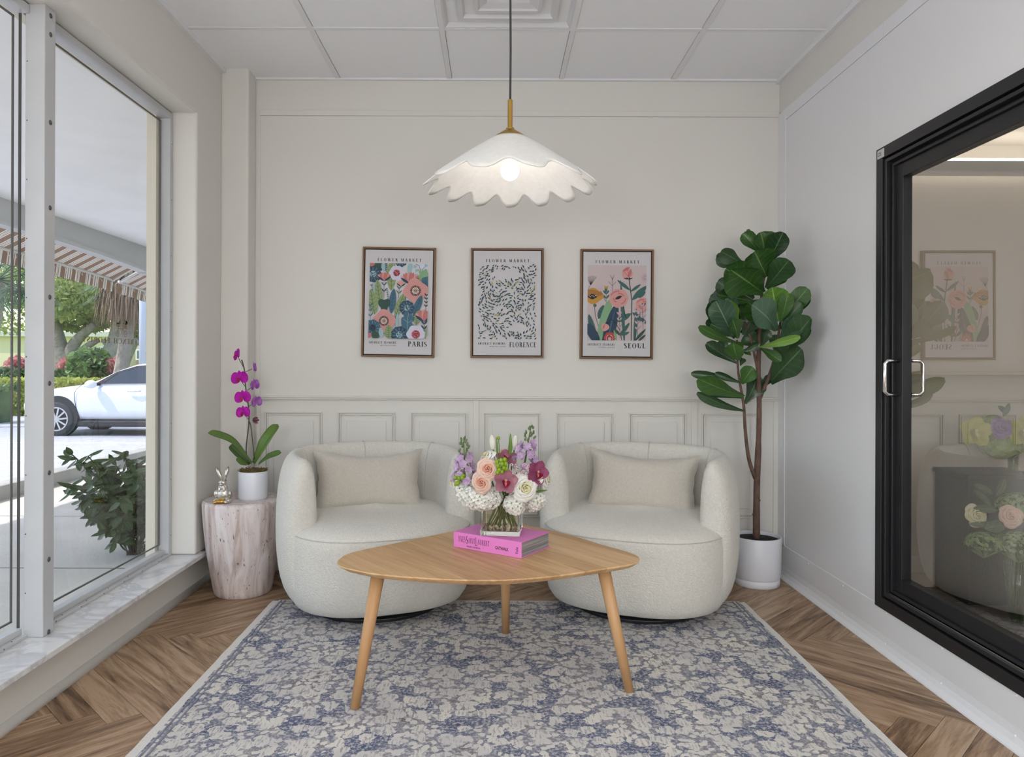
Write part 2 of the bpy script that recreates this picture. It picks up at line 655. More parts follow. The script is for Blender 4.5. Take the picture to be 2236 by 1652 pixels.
# chair rail and battens
MB().box(xb(560), XR - 0.004, YB - 0.028, YB, zb(869), zb(865)).box(xb(562), XR - 0.004, YB - 0.020, YB, zb(873), zb(869)).build('chair_rail', WALL, wb_, bevel=0.002)
for x0, x1 in ((1034, 1046), (1509, 1522), (1688, 1699), (562, 570)):
    MB().box(xb(x0), min(xb(x1), XR - 0.004), YB - 0.012, YB, 0.09, zb(873)).build('batten', WALL, wb_, bevel=0.0015)
for k in range(7):
    x0 = xb(580 + 158.6 * k)
    x1 = xb(704.5 + 158.6 * k)
    z1, z0 = zb(900), zb(1127)
    pnl = MB()
    for ins, wdt, dep in ((0.0, 0.007, 0.011), (0.0115, 0.006, 0.009)):
        a0, a1, c0, c1 = x0 + ins, x1 - ins, z0 + ins, z1 - ins
        yf, yk = YB - 0.004 - dep, YB - 0.003
        pnl.box(a0, a1, yf, yk, c1 - wdt, c1).box(a0, a1, yf, yk, c0, c0 + wdt)
        pnl.box(a0, a0 + wdt, yf, yk, c0 + wdt, c1 - wdt).box(a1 - wdt, a1, yf, yk, c0 + wdt, c1 - wdt)
    pn = pnl.build('panel_moulding', WALL, wb_, bevel=0.0015)
    MB().box(x0 + 0.048, x1 - 0.048, YB - 0.010, YB - 0.003, z0 + 0.048, z1 - 0.048).build('raised_field', WALL, pn, bevel=0.003)
struct(MB().box(-1.3, XR - 0.02, YB - 0.016, YB, 0.0, 0.09).build('baseboard_back', TRIMW, bevel=0.004), 'white baseboard below the wainscot', 'baseboard')

# left wall with window opening
wl = MB()
wl.prism([(YR, ZS), (-0.2, ZS), (-0.2, ZT), (YW, ZT), (YW, ZS), (3.884, ZS), (3.884, ZC + 0.05), (YR, ZC + 0.05)], lambda a, b: (XL, a, b), lambda a, b: (XL - 0.14, a, b))   # piers and header
wl.box(-1.66, KW, YR, 4.1, -0.10, ZS - 0.022)                       # knee wall
wl.box(XL - 0.1, -1.31, 3.885, YB, 0.0, ZC + 0.06)                   # corner column
wall_left = struct(wl.build('wall_left', WALL, bevel=0.012, seg=3), 'warm white window wall with deep reveal', 'wall')
ex = MB()
ex.box(-1.665, -1.62, YW - 0.06, 9.0, -0.10, 3.4).box(-1.665, -1.62, YR, YW - 0.06, ZT - 0.02, 3.4).box(-1.665, -1.62, YR, -0.2, -0.1, ZT - 0.02)
ex.build('outer_render', STUCCO, wall_left)
struct(MB().box(KW - 0.01, KW + 0.010, -3.5, 3.88, 0.0, 0.012).build('baseboard_left', TRIMW), 'white quarter round at the foot of the window wall', 'baseboard')
o = MB().tube([(KW + 0.001, -3.5, 0.008), (KW + 0.001, 3.88, 0.008)], 0.021, 20).build('quarter_round', TRIMW, bpy.data.objects['baseboard_left'], smooth=True)
sl = MB().box(-1.60, -1.425, -0.2, 3.64, ZS - 0.022, ZS)
struct(sl.build('trim_4', MARBLE, bevel=0.003), 'grey veined white marble window sill', 'window sill')

# windows: post, frames, panes
FX0, FX1 = -1.615, -1.565


def window(name, y0, y1, xin, label, far_jamb=True):
    w = bpy.data.objects.new(name, None)
    COL.objects.link(w)
    w.location = (xin, (y0 + y1) / 2, ZS)
    struct(w, label, 'window')
    xo = xin - 0.05
    z0, z1 = ZS, ZT - 0.005
    t = 0.03
    MB().box(xo, xin, y0, y1, z1 - t, z1).build('frame_head', FRAMEW, w, bevel=0.002)
    MB().box(xo, xin, y0, y1, z0, z0 + 0.012).box(xo, xin - 0.018, y0, y1, z0 + 0.012, z0 + 0.034).build('frame_sill', FRAMEW, w, bevel=0.002)
    ye = y1 - t if far_jamb else y1
    for a, b in ((y0, y0 + t), (y1 - t, y1))[:2 if far_jamb else 1]:
        MB().box(xo, xin, a, b, z0 + 0.012, z1 - t).build('frame_jamb', FRAMEW, w, bevel=0.002)
    pane = MB().quad((xin - 0.03, y0 + t, z0 + 0.03), (xin - 0.03, ye, z0 + 0.03), (xin - 0.03, ye, z1 - t), (xin - 0.03, y0 + t, z1 - t)).build('pane', GLASS, w)
    g = MB()
    gx0, gx1 = xin - 0.036, xin - 0.031
    ga, gb, gc, gd = y0 + 0.037, y1 - (0.055 if far_jamb else 0.031), z0 + 0.062, ZT - 0.055
    q = 0.006
    g.box(gx0, gx1, ga, gb, gc, gc + q).box(gx0, gx1, ga, gb, gd - q, gd).box(gx0, gx1, ga, ga + q, gc, gd).box(gx0, gx1, gb - q, gb, gc, gd)
    g.build('spacer_line', GASKET, w)
    if not far_jamb:
        MB().box(xin - 0.034, xin - 0.026, y1 - 0.004, y1, z0 + 0.03, z1 - t).build('edge_gasket', GASKET, w)
    n = int((y1 - y0) / 0.16)
    for k in range(n):
        yy = y0 + 0.08 + k * 0.16
        MB().ell((xin + 0.0003, yy, z0 + 0.006), (0.0015, 0.0028, 0.0028), 6, 4).build('frame_screw', SCREW, w, smooth=True)
        MB().ell((xin - 0.008, yy + 0.05, z0 + 0.0125), (0.0028, 0.0028, 0.0015), 6, 4).build('frame_screw', SCREW, w, smooth=True)
    for k in range(8 if far_jamb else 0):
        MB().ell((xin + 0.0003, y1 - 0.012, 0.3 + k * 0.27), (0.0015, 0.0028, 0.0028), 6, 4).build('frame_screw', SCREW, w, smooth=True)
    return w, pane


win1, pane1 = window('window_1', 2.54, YW - 0.004, FX1, 'tall shop window pane with mirrored gold shop lettering')
win2, pane2 = window('window_2', 0.2, 2.478, FX1 - 0.012, 'tall shop window pane on the camera side of the white post', False)
post = MB().box(-1.592, -1.526, 2.480, 2.542, ZS, ZT + 0.0).build('trim_5', FRAMEW, bevel=0.003)
struct(post, 'white aluminium window post with large screws', 'post')
for k, yy in enumerate((38, 79, 271, 457, 652, 840, 1035, 1224, 1382)):
    p = PX(108, yy, -1.526)
    MB().lathe([(0.0085, 0), (0.0085, 0.0012), (0.006, 0.0030), (0.0, 0.0036)], 14).build('post_screw', SCREW, post, local=True, smooth=True)
    s = COL.objects[-1] if False else [c for c in post.children if c.name.startswith('post_screw')][-1]
    s.rotation_euler = (0, PI / 2, 0)
    s.location = Vector((-1.526, 2.512, p.z)) - wloc(post)
for k in range(10):
    MB().ell((-1.585, 2.4795, 0.35 + 0.2 * k), (0.0025, 0.001, 0.0025), 6, 4).build('small_screw', SCREW, post, smooth=True)

# right wall: white metal cladding around a walk-in cooler
DY1, DZ0, DZ1 = 2.971, 0.163, 2.003
DYN = 0.6
wr = MB()
wr.box(XR, XR + 0.08, DY1 - 0.02, YB + 0.05, 0, ZC + 0.05).box(XR, XR + 0.08, YR, DY1 - 0.02, DZ1 - 0.02, ZC + 0.05)
wr.box(XR, XR + 0.08, YR, DY1 - 0.02, 0, DZ0 + 0.02).box(XR, XR + 0.08, YR, DYN, DZ0 + 0.02, DZ1 - 0.02)
wall_right = struct(wr.build('wall_right', WALL), 'wall of white metal panels around the dark framed cooler', 'wall')
zt_clad = zb(248)
pan = MB().box(XR - 0.004, XR, YR, 2.935, zb(272), zt_clad).box(XR - 0.004, XR, 2.937, YB - 0.06, zb(272), zt_clad)
pan.build('top_strip', WALLG, wall_right, bevel=0.001)
MB().box(XR - 0.003, XR, DY1, YB - 0.062, 0.17, zb(273)).build('metal_panel', WALLG, wall_right, bevel=0.001)
MB().box(XR - 0.003, XR, 1.2, DY1 - 0.002, DZ1, zb(273)).build('metal_panel', WALLG, wall_right, bevel=0.001)
MB().box(XR - 0.003, XR, 1.2, DY1 - 0.002, 0.1, DZ0).build('metal_panel', WALLG, wall_right, bevel=0.001)
MB().box(XR - 0.006, XR, YB - 0.10, YB - 0.078, 0.16, zb(262)).box(XR - 0.006, XR, YB - 0.0765, YB - 0.0045, 0.16, zb(250)).build('corner_strip', WALLG, wall_right, bevel=0.001)


def cove(a, t):
    prof = [(0.0, 0.172), (0.006, 0.168), (0.006, 0.06), (0.010, 0.035), (0.018, 0.018), (0.032, 0.005), (0.034, 0.0)]
    k = min(int(t * 6 + 1e-6), 6)
    return (XR - prof[k][0], YR + a * (YB - YR - 0.01), prof[k][1])


bbR = struct(MB().grid(cove, 1, 6).build('baseboard_right', WALLG, recalc=False), 'white metal cove strip at the foot of the panel wall', 'baseboard')
for k in range(12):
    yy = 1.45 + k * 0.36
    if yy > YB - .1:
        break
    for zz in (0.155, 0.035):
        MB().ell((XR - (0.007 if zz > .1 else 0.011), yy, zz), (0.003, 0.004, 0.004), 8, 5).build('rivet', WALLG, bbR, smooth=True)

# cooler sliding door
door = bpy.data.objects.new('door_1', None)
COL.objects.link(door)
door.location = (XR, 1.8, DZ0)
struct(door, 'black framed sliding glass door of the flower cooler', 'door')


def ringframe(name, mat, ya, za0, za1, yb_, zb0, zb1, x0, x1, bev=0.002):
    """rectangular ring: outer (DYN-.. ya, za0..za1), inner (yb_, zb0..zb1); the camera side continues out of frame"""
    y_n0, y_n1 = DYN - (ya - DY1) - 0.0, DYN + (ya - yb_) - (ya - DY1)
    mb = MB()
    mb.box(x0, x1, yb_, ya, za0, za1)
    mb.box(x0, x1, y_n0, y_n1, za0, za1)
    mb.box(x0, x1, y_n1, yb_, za0, zb0)
    mb.box(x0, x1, y_n1, yb_, zb1, za1)
    return mb.build(name, mat, door, bevel=bev)


ringframe('outer_flange', BLACKM, DY1, DZ0, DZ1, DY1 - 0.045, DZ0 + 0.045, DZ1 - 0.045, XR - 0.012, XR + 0.03)
ringframe('track_ridge', BLACKM, DY1 - 0.052, DZ0 + 0.052, DZ1 - 0.052, DY1 - 0.066, DZ0 + 0.066, DZ1 - 0.066, XR - 0.006, XR + 0.05)
ringframe('track_channel', BLACK2, DY1 - 0.045, DZ0 + 0.045, DZ1 - 0.045, DY1 - 0.085, DZ0 + 0.085, DZ1 - 0.085, XR + 0.022, XR + 0.07)
ringframe('track_ridge', BLACKM, DY1 - 0.074, DZ0 + 0.074, DZ1 - 0.074, DY1 - 0.086, DZ0 + 0.086, DZ1 - 0.086, XR + 0.010, XR + 0.06)
ringframe('sash', BLACKM, DY1 - 0.086, DZ0 + 0.086, DZ1 - 0.086, DY1 - 0.135, DZ0 + 0.140, DZ1 - 0.140, XR + 0.022, XR + 0.06)
MB().box(XR + 0.004, XR + 0.012, DYN + .1, DY1 - 0.06, DZ0 + 0.066, DZ0 + 0.072).build('steel_track', CHROME, door)
MB().quad((XR + 0.04, DYN + 0.12, DZ0 + 0.12), (XR + 0.04, DY1 - 0.12, DZ0 + 0.12), (XR + 0.04, DY1 - 0.12, DZ1 - 0.12), (XR + 0.04, DYN + 0.12, DZ1 - 0.12)).build('pane', DOORGLASS, door)
st = MB().box(XR - 0.0135, XR - 0.012, DY1 - 0.062, DY1 - 0.012, DZ1 - 0.042, DZ1 - 0.008).build('maker_plate', M('plate_silver', rgb(205, 205, 205), 0.4), door)
hy = DY1 - 0.112
DOOR_PLATE = st
hz0, hz1 = CH - (858 - CY) * 2.86 / F, CH - (784 - CY) * 2.86 / F
for sgn in (-1, 1):
    xs0 = XR + 0.022 if sgn < 0 else XR + 0.062
    xo = xs0 + sgn * 0.055
    pts = [(xs0, hy, hz1), (xo - sgn * .012, hy, hz1), (xo, hy, hz1 - .012), (xo, hy, hz0 + .012), (xo - sgn * .012, hy, hz0), (xs0, hy, hz0)]
    MB().tube(pts, 0.0075, 10).build('pull_handle', CHROME, door, smooth=True)

# rear wall of the shop
struct(MB().box(-1.7, XR + 0.1, YR - 0.1, YR, -0.1, ZC + 0.1).build('wall_rear', WALL), 'plain white wall behind the camera', 'wall')

# cooler interior
COOL = M('cooler_lining', rgb(214, 206, 194), 0.5)
COOLF = M('cooler_floor', rgb(120, 116, 114), 0.6, var=(20, 0.3))
ck = MB()
CXI, CXO, CY0, CY1, CZ0, CZ1 = XR + 0.08, 3.1, 0.3, 3.42, 0.10, 2.16
ck.box(CXO, CXO + 0.05, CY0, CY1, CZ0, CZ1).box(CXI, CXO, CY1, CY1 + 0.05, CZ0, CZ1).box(CXI, CXO, CY0 - 0.05, CY0, CZ0, CZ1).box(CXI, CXO + .05, CY0 - .05, CY1 + .05, CZ1, CZ1 + 0.05)
cool = struct(ck.build('wall_cooler', COOL), 'cream lining of the flower cooler', 'wall')
MB().box(CXI, CXO + .05, CY0 - .05, CY1 + .05, CZ0 - 0.05, CZ0).build('cooler_floor', COOLF, cool)
fx = thing('cooler_light', 'steel strip light under the ceiling inside the cooler', 'light fixture', (2.3, 3.28, 2.0))
MB().box(CXI + 0.05, CXO - 0.05, 3.24, 3.32, 1.99, 2.04).build('housing', STEEL, fx, bevel=0.004)
MB().box(CXI + 0.10, CXO - 0.10, 3.26, 3.30, 2.041, 2.056).build('tube', M('cooler_tube', (1, 1, 1, 1), emit=((1, .95, .86, 1), 9.0)), fx, bevel=0.004)
for k in range(3):
    MB().ell((2.62, 3.239, 2.0 + 0.015 * k), (0.003, 0.002, 0.003), 6, 4).build('rivet', STEEL, fx)
lamp('cooler_fill_lamp', 'AREA', (1.80, 1.0, 1.2), 7.0, (1, .96, .9), rot=(PI / 2, 0, -0.2), shape='RECTANGLE', size=0.06, size_y=1.5)  # unseen lamp added near the door to brighten the flowers inside
sh = MB().box(CXI + 0.02, CXO - 0.02, 3.28, 3.41, 1.09, 1.105).build('cooler_shelf', M('shelf_cream', rgb(196, 178, 150), 0.5), bevel=0.002)
tag(sh, 'thin cream shelf on the end wall inside the cooler', 'shelf')
# ------------------------------------------------------------------ lettering


def glyph(ch, T=0.17, t=0.055):
    ps = []

    def R(x0, x1, y0, y1):
        ps.append([(x0, y0), (x1, y0), (x1, y1), (x0, y1)])

    def Lb(x0, y0, x1, y1, w):
        ps.append([(x0 - w / 2, y0), (x0 + w / 2, y0), (x1 + w / 2, y1), (x1 - w / 2, y1)])

    def Arc(cx, cy, rx, ry, a0, a1, tk=T, tn=t, n=14):
        for k in range(n):
            q = []
            for a, inn in ((k, 0), (k + 1, 0), (k + 1, 1), (k, 1)):
                an = math.radians(a0 + (a1 - a0) * a / n)
                th = tn + (tk - tn) * abs(math.cos(an))
                rr = (rx - th, ry - tn) if inn else (rx, ry)
                q.append((cx + rr[0] * math.cos(an), cy + rr[1] * math.sin(an)))
            ps.append(q)

    def V(x, y0=0.0, y1=1.0, w=T, s=True):
        R(x - w / 2, x + w / 2, y0, y1)
        if s:
            R(x - w / 2 - .07, x + w / 2 + .07, y0, y0 + .04)
            R(x - w / 2 - .07, x + w / 2 + .07, y1 - .04, y1)
    w = 0.7
    if ch == 'I':
        V(.18); w = .36
    elif ch == 'L':
        V(.2); R(.2, .62, 0, t); R(.57, .62, 0, .28); w = .66
    elif ch in 'EF':
        V(.2); R(.2, .6, 1 - t, 1); R(.55, .6, .78, 1); R(.2, .46, .5, .5 + t); R(.42, .46, .4, .65)
        if ch == 'E':
            R(.2, .62, 0, t); R(.57, .62, 0, .26)
        w = .68 if ch == 'E' else .62
    elif ch == 'H':
        V(.2); V(.68); R(.2, .68, .48, .48 + t); w = .88
    elif ch == 'K':
        V(.2); Lb(.3, .4, .66, 1, t * 1.3); Lb(.72, 0, .42, .58, T); R(.56, .76, .96, 1); R(.6, .86, 0, .04); w = .84
    elif ch == 'M':
        V(.16, w=t); Lb(.5, .05, .2, 1, T); Lb(.5, .05, .82, 1, t * 1.2); V(.84); w = 1.02
    elif ch == 'N':
        V(.16, w=t); Lb(.7, 0, .2, 1, T); R(.68, .72, 0, 1); R(.6, .8, .96, 1); w = .86
    elif ch == 'A':
        Lb(.1, 0, .38, 1, t * 1.3); Lb(.68, 0, .40, 1, T); R(.2, .58, .3, .3 + t); R(0, .22, 0, .04); R(.54, .84, 0, .04); w = .82
    elif ch == 'V':
        Lb(.42, 0, .12, 1, T); Lb(.42, 0, .7, 1, t * 1.3); R(0, .28, .96, 1); R(.6, .8, .96, 1); w = .8
    elif ch == 'Y':
        V(.4, 0, .5); Lb(.4, .45, .12, 1, T); Lb(.42, .45, .7, 1, t * 1.3); R(0, .28, .96, 1); R(.6, .8, .96, 1); w = .8
    elif ch == 'W':
        Lb(.32, 0, .1, 1, T); Lb(.34, 0, .55, 1, t * 1.2); Lb(.74, 0, .55, 1, T); Lb(.76, 0, .98, 1, t * 1.2); R(0, .24, .96, 1); R(.88, 1.08, .96, 1); w = 1.1
    elif ch == 'T':
        V(.36); R(.02, .7, 1 - t, 1); R(.02, .07, .76, 1); R(.65, .7, .76, 1); w = .74
    elif ch == 'U':
        V(.2, .3, 1); Arc(.415, .32, .3, .33, 180, 360); R(.665, .715, .3, 1); R(.58, .8, .96, 1); w = .82
    elif ch == 'O':
        Arc(.42, .5, .4, .52, 0, 360, n=26); w = .86
    elif ch == 'C':
        Arc(.42, .5, .4, .52, 42, 318, n=22); R(.68, .73, .7, .95); w = .78
    elif ch == 'G':
        Arc(.42, .5, .4, .52, 42, 330, n=22); R(.62, .76, .02, .42); w = .84
    elif ch in 'PRB':
        V(.2); Arc(.32, .73, .32, .27, -90, 90); R(.2, .34, .46, .46 + t); R(.2, .34, 1 - t, 1)
        if ch == 'R':
            Lb(.68, 0, .44, .5, T); R(.6, .8, 0, .04); w = .78
        elif ch == 'B':
            Arc(.32, .25, .38, .26, -90, 90); R(.2, .34, 0, t); w = .74
        else:
            w = .68
    elif ch == 'S':
        Arc(.3, .735, .24, .27, 30, 250); Arc(.3, .265, .27, .27, 100, -150); Lb(.47, .3, .14, .68, T); w = .62
    elif ch == ' ':
        w = .5
    return w, ps


def serif(mb, s, org, U, V, h, track=0.12, wx=1.0, length=None, T=0.17, t=0.06):
    org, U, V = Vector(org), Vector(U).normalized(), Vector(V).normalized()
    tot = sum(glyph(c)[0] for c in s) + track * (len(s) - 1)
    if length:
        wx = length / (tot * h)
    x = 0.0
    for c in s:
        w, ps = glyph(c, T, t)
        for q in ps:
            mb.add([org + U * ((x + a) * h * wx) + V * (b * h) for a, b in q], [tuple(range(len(q)))])
        x += w + track
    return mb


def plain(mb, s, org, U, V, h, length=None, shear=0.0, bold=0.0):
    cu = bpy.data.curves.new('t', 'FONT')
    cu.body = s
    cu.size = 1.0
    cu.shear = shear
    cu.offset = bold
    cu.resolution_u = 3
    ob = bpy.data.objects.new('t', cu)
    COL.objects.link(ob)
    bpy.context.view_layer.update()
    me = bpy.data.meshes.new_from_object(ob.evaluated_get(bpy.context.evaluated_depsgraph_get()))
    vs = [v.co.copy() for v in me.vertices]
    fs = [tuple(p.vertices) for p in me.polygons]
    bpy.data.objects.remove(ob)
    bpy.data.curves.remove(cu)
    bpy.data.meshes.remove(me)
    x0, x1 = min(v.x for v in vs), max(v.x for v in vs)
    k = h / 0.7
    kx = length / (x1 - x0) if length else k
    org, U, V = Vector(org), Vector(U).normalized(), Vector(V).normalized()
    mb.add([org + U * ((v.x - x0) * kx) + V * (v.y * k) for v in vs], fs)
    return mb


# mirrored shop lettering on the window
mb = MB()
gx = FX1 - 0.0285
a, b = PX(299, 755.5, gx), PX(179, 750.5, gx)
GOLD = M('gold_leaf_lettering', rgb(138, 126, 96), 0.5, 0.3)
serif(mb, 'FRENCH FLORIST', (gx, a.y, 1.213), (0, -1, 0), (0, 0, 1), 0.0215, length=a.y - b.y, T=0.2)
mb.build('lettering', GOLD, pane1)
mb = MB()


def EM(u, v):
    return Vector((gx, a.y - 0.085 - u * 0.0016, 1.256 + v * 0.0016))


def emring(cx, cy, r, w, n=20):
    for k in range(n):
        q = [(k, r), (k + 1, r), (k + 1, r - w), (k, r - w)]
        mb.add([EM(cx + rr * math.cos(2 * PI * kk / n), cy + rr * math.sin(2 * PI * kk / n)) for kk, rr in q], [(0, 1, 2, 3)])


for cx_ in (10, 52):
    emring(cx_, 0, 9, 1.6)
    emring(cx_, 0, 3, 1.0, 10)
for q in ([(10, 0), (24, 14), (26, 13), (12, -1)], [(24, 14), (46, 14), (46, 12), (24, 12)], [(52, 0), (45, 20), (47, 20), (54, 0)], [(24, 13), (30, 0), (32, 0), (26, 13)],
          [(38, 18), (60, 18), (57, 28), (41, 28)], [(2, 14), (22, 14), (20, 24), (4, 24)]):
    mb.add([EM(*p) for p in q], [(0, 1, 2, 3)])
rnd = random.Random(4)
for k in range(22):
    cx_ = rnd.choice((12, 49)) + rnd.uniform(-11, 11)
    cy_ = rnd.uniform(25, 38)
    r_ = rnd.uniform(2, 3.6)
    mb.add([EM(cx_ + r_ * math.cos(i * PI / 3), cy_ + r_ * math.sin(i * PI / 3)) for i in range(6)], [tuple(range(6))])
mb.build('emblem', GOLD, pane1)

mb = MB()
plain(mb, 'CDS', (XR - 0.0137, DY1 - 0.016, DZ1 - 0.032), (0, -1, 0), (0, 0, 1), 0.014, length=0.026, bold=0.02)
mb.build('plate_lettering', INK, DOOR_PLATE, recalc=False)

# ------------------------------------------------------------------ pendant lamp
LX, LY = PY(1112, 300, 2.5).x, 2.5
lampo = thing('pendant_lamp', 'white scalloped felt pendant lamp with brass stem hanging from a dark cord', 'lamp', (LX, LY, 1.72))
zr = 1.722
rndl = random.Random(3)


def shade(a, t):
    th = 2 * PI * a
    w = 13 * th + 0.6 + 2.0 * math.sin(th - PI / 2)
    lob = 0.85 - 1.7 * ((1 - math.sin(w)) / 2) ** 1.7
    k = max(0, (t - 0.45) / 0.55)
    rmax = 0.274 + 0.026 * lob * k
    r = 0.055 + (rmax - 0.055) * t
    z = 1.900 - 0.60 * (r - 0.055) - 0.45 * (r - 0.055) ** 2 + 0.004 * math.cos(w) * k * k
    return (LX + r * math.cos(th), LY + r * math.sin(th), z)


MB().grid(shade, 208, 16, wrap=True).build('shade', FELT, lampo, smooth=True, solid=0.004)
MB().lathe([(0.056, 1.901), (0.058, 1.898), (0.05, 1.908), (0.02, 1.927), (0.014, 1.930), (0.014, 1.936), (0.0085, 1.932), (0.0085, 2.031), (0.004, 2.033)], 28, (LX, LY, 0)).build('brass_stem', BRASS, lampo, smooth=True, bevel=0.001)
MB().tube([(LX, LY, 2.03), (LX + 0.001, LY, 2.2), (LX - 0.001, LY, 2.45), (LX + 0.002, LY, ZC - 0.001)], 0.0036, 8).build('cord', CORD, lampo, smooth=True)
MB().lathe([(0.012, 1.90), (0.019, 1.895), (0.019, 1.845), (0.012, 1.84)], 16, (LX, LY, 0)).build('socket', BRASS, lampo, smooth=True)
bz = PY(1113, 371, 2.5).z
MB().ell((LX, LY, bz), (0.032, 0.032, 0.036), 24, 16).build('bulb', BULB, lampo, smooth=True)
pl = lamp('pendant_light', 'POINT', (LX, LY, bz - 0.055), 0.8, (1, 0.96, 0.9), shadow_soft_size=0.03)

# ------------------------------------------------------------------ posters
PAL = {k: M('print_' + k, rgb(*c), 0.7) for k, c in dict(
    white=(205, 203, 206), lilac=(208, 209, 226), pink=(208, 152, 148), coral=(190, 116, 114), rose=(178, 72, 88), red=(178, 70, 66),
    navy=(44, 66, 88), teal=(68, 106, 126), sky=(150, 184, 192), forest=(54, 80, 72), sage=(140, 158, 112), olive=(160, 158, 78), black=(38, 40, 48),
    blush=(199, 184, 185), mustard=(190, 140, 58), ochre=(166, 112, 60), fern=(62, 102, 98), mint=(130, 168, 130), mauve=(196, 168, 178), cream=(238, 220, 200)).items()}
PK = list(PAL.keys())


class Art:
    """flat print: coloured shapes in 0..1 x 0..1.28 (y down), each a hair above the last"""

    def __init__(self, org, w, yf):
        self.o, self.w, self.y, self.n, self.mb = org, w, yf, 0, MB()

    def poly(self, pts, c):
        q = clip([tuple(p) for p in pts], 0, 1, 0, 1.285)
        if len(q) < 3:
            return
        self.n += 1
        self.mb.mi = PK.index(c)
        self.mb.add([(self.o[0] + x * self.w, self.y - 0.00002 * self.n, self.o[1] - y * self.w) for x, y in q], [tuple(range(len(q)))])

    def blob(self, cx, cy, r, c, lobes=5, amp=0.12, n=40, ph=0.0, sy=1.0):
        self.poly([(cx + r * (1 + amp * math.cos(lobes * a + ph)) * math.cos(a), cy + sy * r * (1 + amp * math.cos(lobes * a + ph)) * math.sin(a)) for a in [2 * PI * k / n for k in range(n)]], c)

    def leaf(self, x0, y0, x1, y1, w, c, n=8, pw=0.8):
        dx, dy = x1 - x0, y1 - y0
        L = math.hypot(dx, dy) or 1
        nx, ny = -dy / L, dx / L
        a = []
        b = []
        for k in range(n + 1):
            t = k / n
            ww = w / 2 * math.sin(PI * t) ** pw
            a.append((x0 + dx * t + nx * ww, y0 + dy * t + ny * ww))
            b.append((x0 + dx * t - nx * ww, y0 + dy * t - ny * ww))
        self.poly(a + b[::-1][1:-1], c)

    def line(self, pts, w, c):
        for (x0, y0), (x1, y1) in zip(pts, pts[1:]):
            dx, dy = x1 - x0, y1 - y0
            L = math.hypot(dx, dy) or 1
            nx, ny = -dy / L * w / 2, dx / L * w / 2
            self.poly([(x0 + nx, y0 + ny), (x1 + nx, y1 + ny), (x1 - nx, y1 - ny), (x0 - nx, y0 - ny)], c)

    def rays(self, cx, cy, r0, r1, n, w, c, sy=1.0, ph=0):
        for k in range(n):
            a = 2 * PI * k / n + ph
            self.line([(cx + r0 * math.cos(a), cy + sy * r0 * math.sin(a)), (cx + r1 * math.cos(a), cy + sy * r1 * math.sin(a))], w, c)

    def poppy(self, cx, cy, r, ph=0.0):
        self.blob(cx, cy, r, 'pink', 4, 0.1, ph=ph)
        self.rays(cx, cy, r * .45, r * .95, 26, .004, 'coral')
        self.rays(cx, cy, r * .28, r * .46, 20, .016, 'black')
        self.rays(cx, cy, r * .1, r * .3, 12, .018, 'cream', ph=.2)
        self.rays(cx, cy, r * .06, r * .25, 10, .008, 'black')

    def daisy(self, cx, cy, r, c='navy', m='sky'):
        self.blob(cx, cy, r, c, 9, 0.05)
        self.rays(cx, cy, r * .42, r * .95, 22, .007, 'teal' if c == 'navy' else 'navy')
        self.rays(cx, cy, r * .5, r * .85, 11, .004, 'sky', ph=.1)
        self.blob(cx, cy, r * .4, m, 11, .06)
        rr = random.Random(int(cx * 1000))
        for k in range(26):
            a, q = rr.uniform(0, 2 * PI), r * .36 * math.sqrt(rr.random())
            self.blob(cx + q * math.cos(a), cy + q * math.sin(a), .008, 'navy' if m == 'sky' else 'black', 3, 0, 5)

    def anem(self, cx, cy, r):
        self.blob(cx, cy, r, 'lilac', 6, 0.06)
        self.rays(cx, cy, r * .5, r * .95, 30, .003, 'mauve')
        self.blob(cx, cy, r * .46, 'rose', 13, .05)
        rr = random.Random(int(cx * 999))
        for k in range(40):
            a, q = rr.uniform(0, 2 * PI), r * .44 * math.sqrt(rr.random())
            self.blob(cx + q * math.cos(a), cy + q * math.sin(a), .007, 'black' if k % 3 else 'pink', 3, 0, 5)

    def rib(self, x0, y0, x1, y1, w, c, d='forest', nv=6, wav=0):
        self.leaf(x0, y0, x1, y1, w, c, 12, .6)
        self.line([(x0, y0), (x0 + .93 * (x1 - x0), y0 + .93 * (y1 - y0))], .006, d)
        dx, dy = x1 - x0, y1 - y0
        L = math.hypot(dx, dy)
        nx, ny = -dy / L, dx / L
        for k in range(1, nv):
            t = k / nv * .85
            ww = w * .42 * math.sin(PI * min(1, t + .1)) ** .6
            for s in (-1, 1):
                self.line([(x0 + dx * t, y0 + dy * t), (x0 + dx * (t + .09) + s * nx * ww, y0 + dy * (t + .09) + s * ny * ww)], .0045, d)

    def protea(self, cx, cy, s, c='coral'):
        for k, a in enumerate((-48, 48, -34, 34, -20, 20, -7, 7)):
            an = math.radians(a - 90)
            self.leaf(cx, cy, cx + s * math.cos(an), cy + s * math.sin(an), s * .3, 'pink' if k % 3 == 0 else c, 6, .5)
        for a in (-75, 75):
            an = math.radians(a - 90 + (20 if a < 0 else -20))
            self.leaf(cx, cy + s * .06, cx + s * .95 * math.cos(an), cy + s * .06 + s * .95 * math.sin(an), s * .22, 'navy', 6)

    def sprig(self, x0, y0, x1, y1, n, l, c, w=.02, lw=.006):
        self.line([(x0, y0), (x1, y1)], lw, c)
        dx, dy = x1 - x0, y1 - y0
        L = math.hypot(dx, dy)
        for k in range(1, n + 1):
            t = k / (n + .5)
            for s in (-1, 1):
                ux, uy = dx / L * .8 - s * dy / L * .6, dy / L * .8 + s * dx / L * .6
                self.leaf(x0 + dx * t, y0 + dy * t, x0 + dx * t + ux * l, y0 + dy * t + uy * l, w, c, 5)


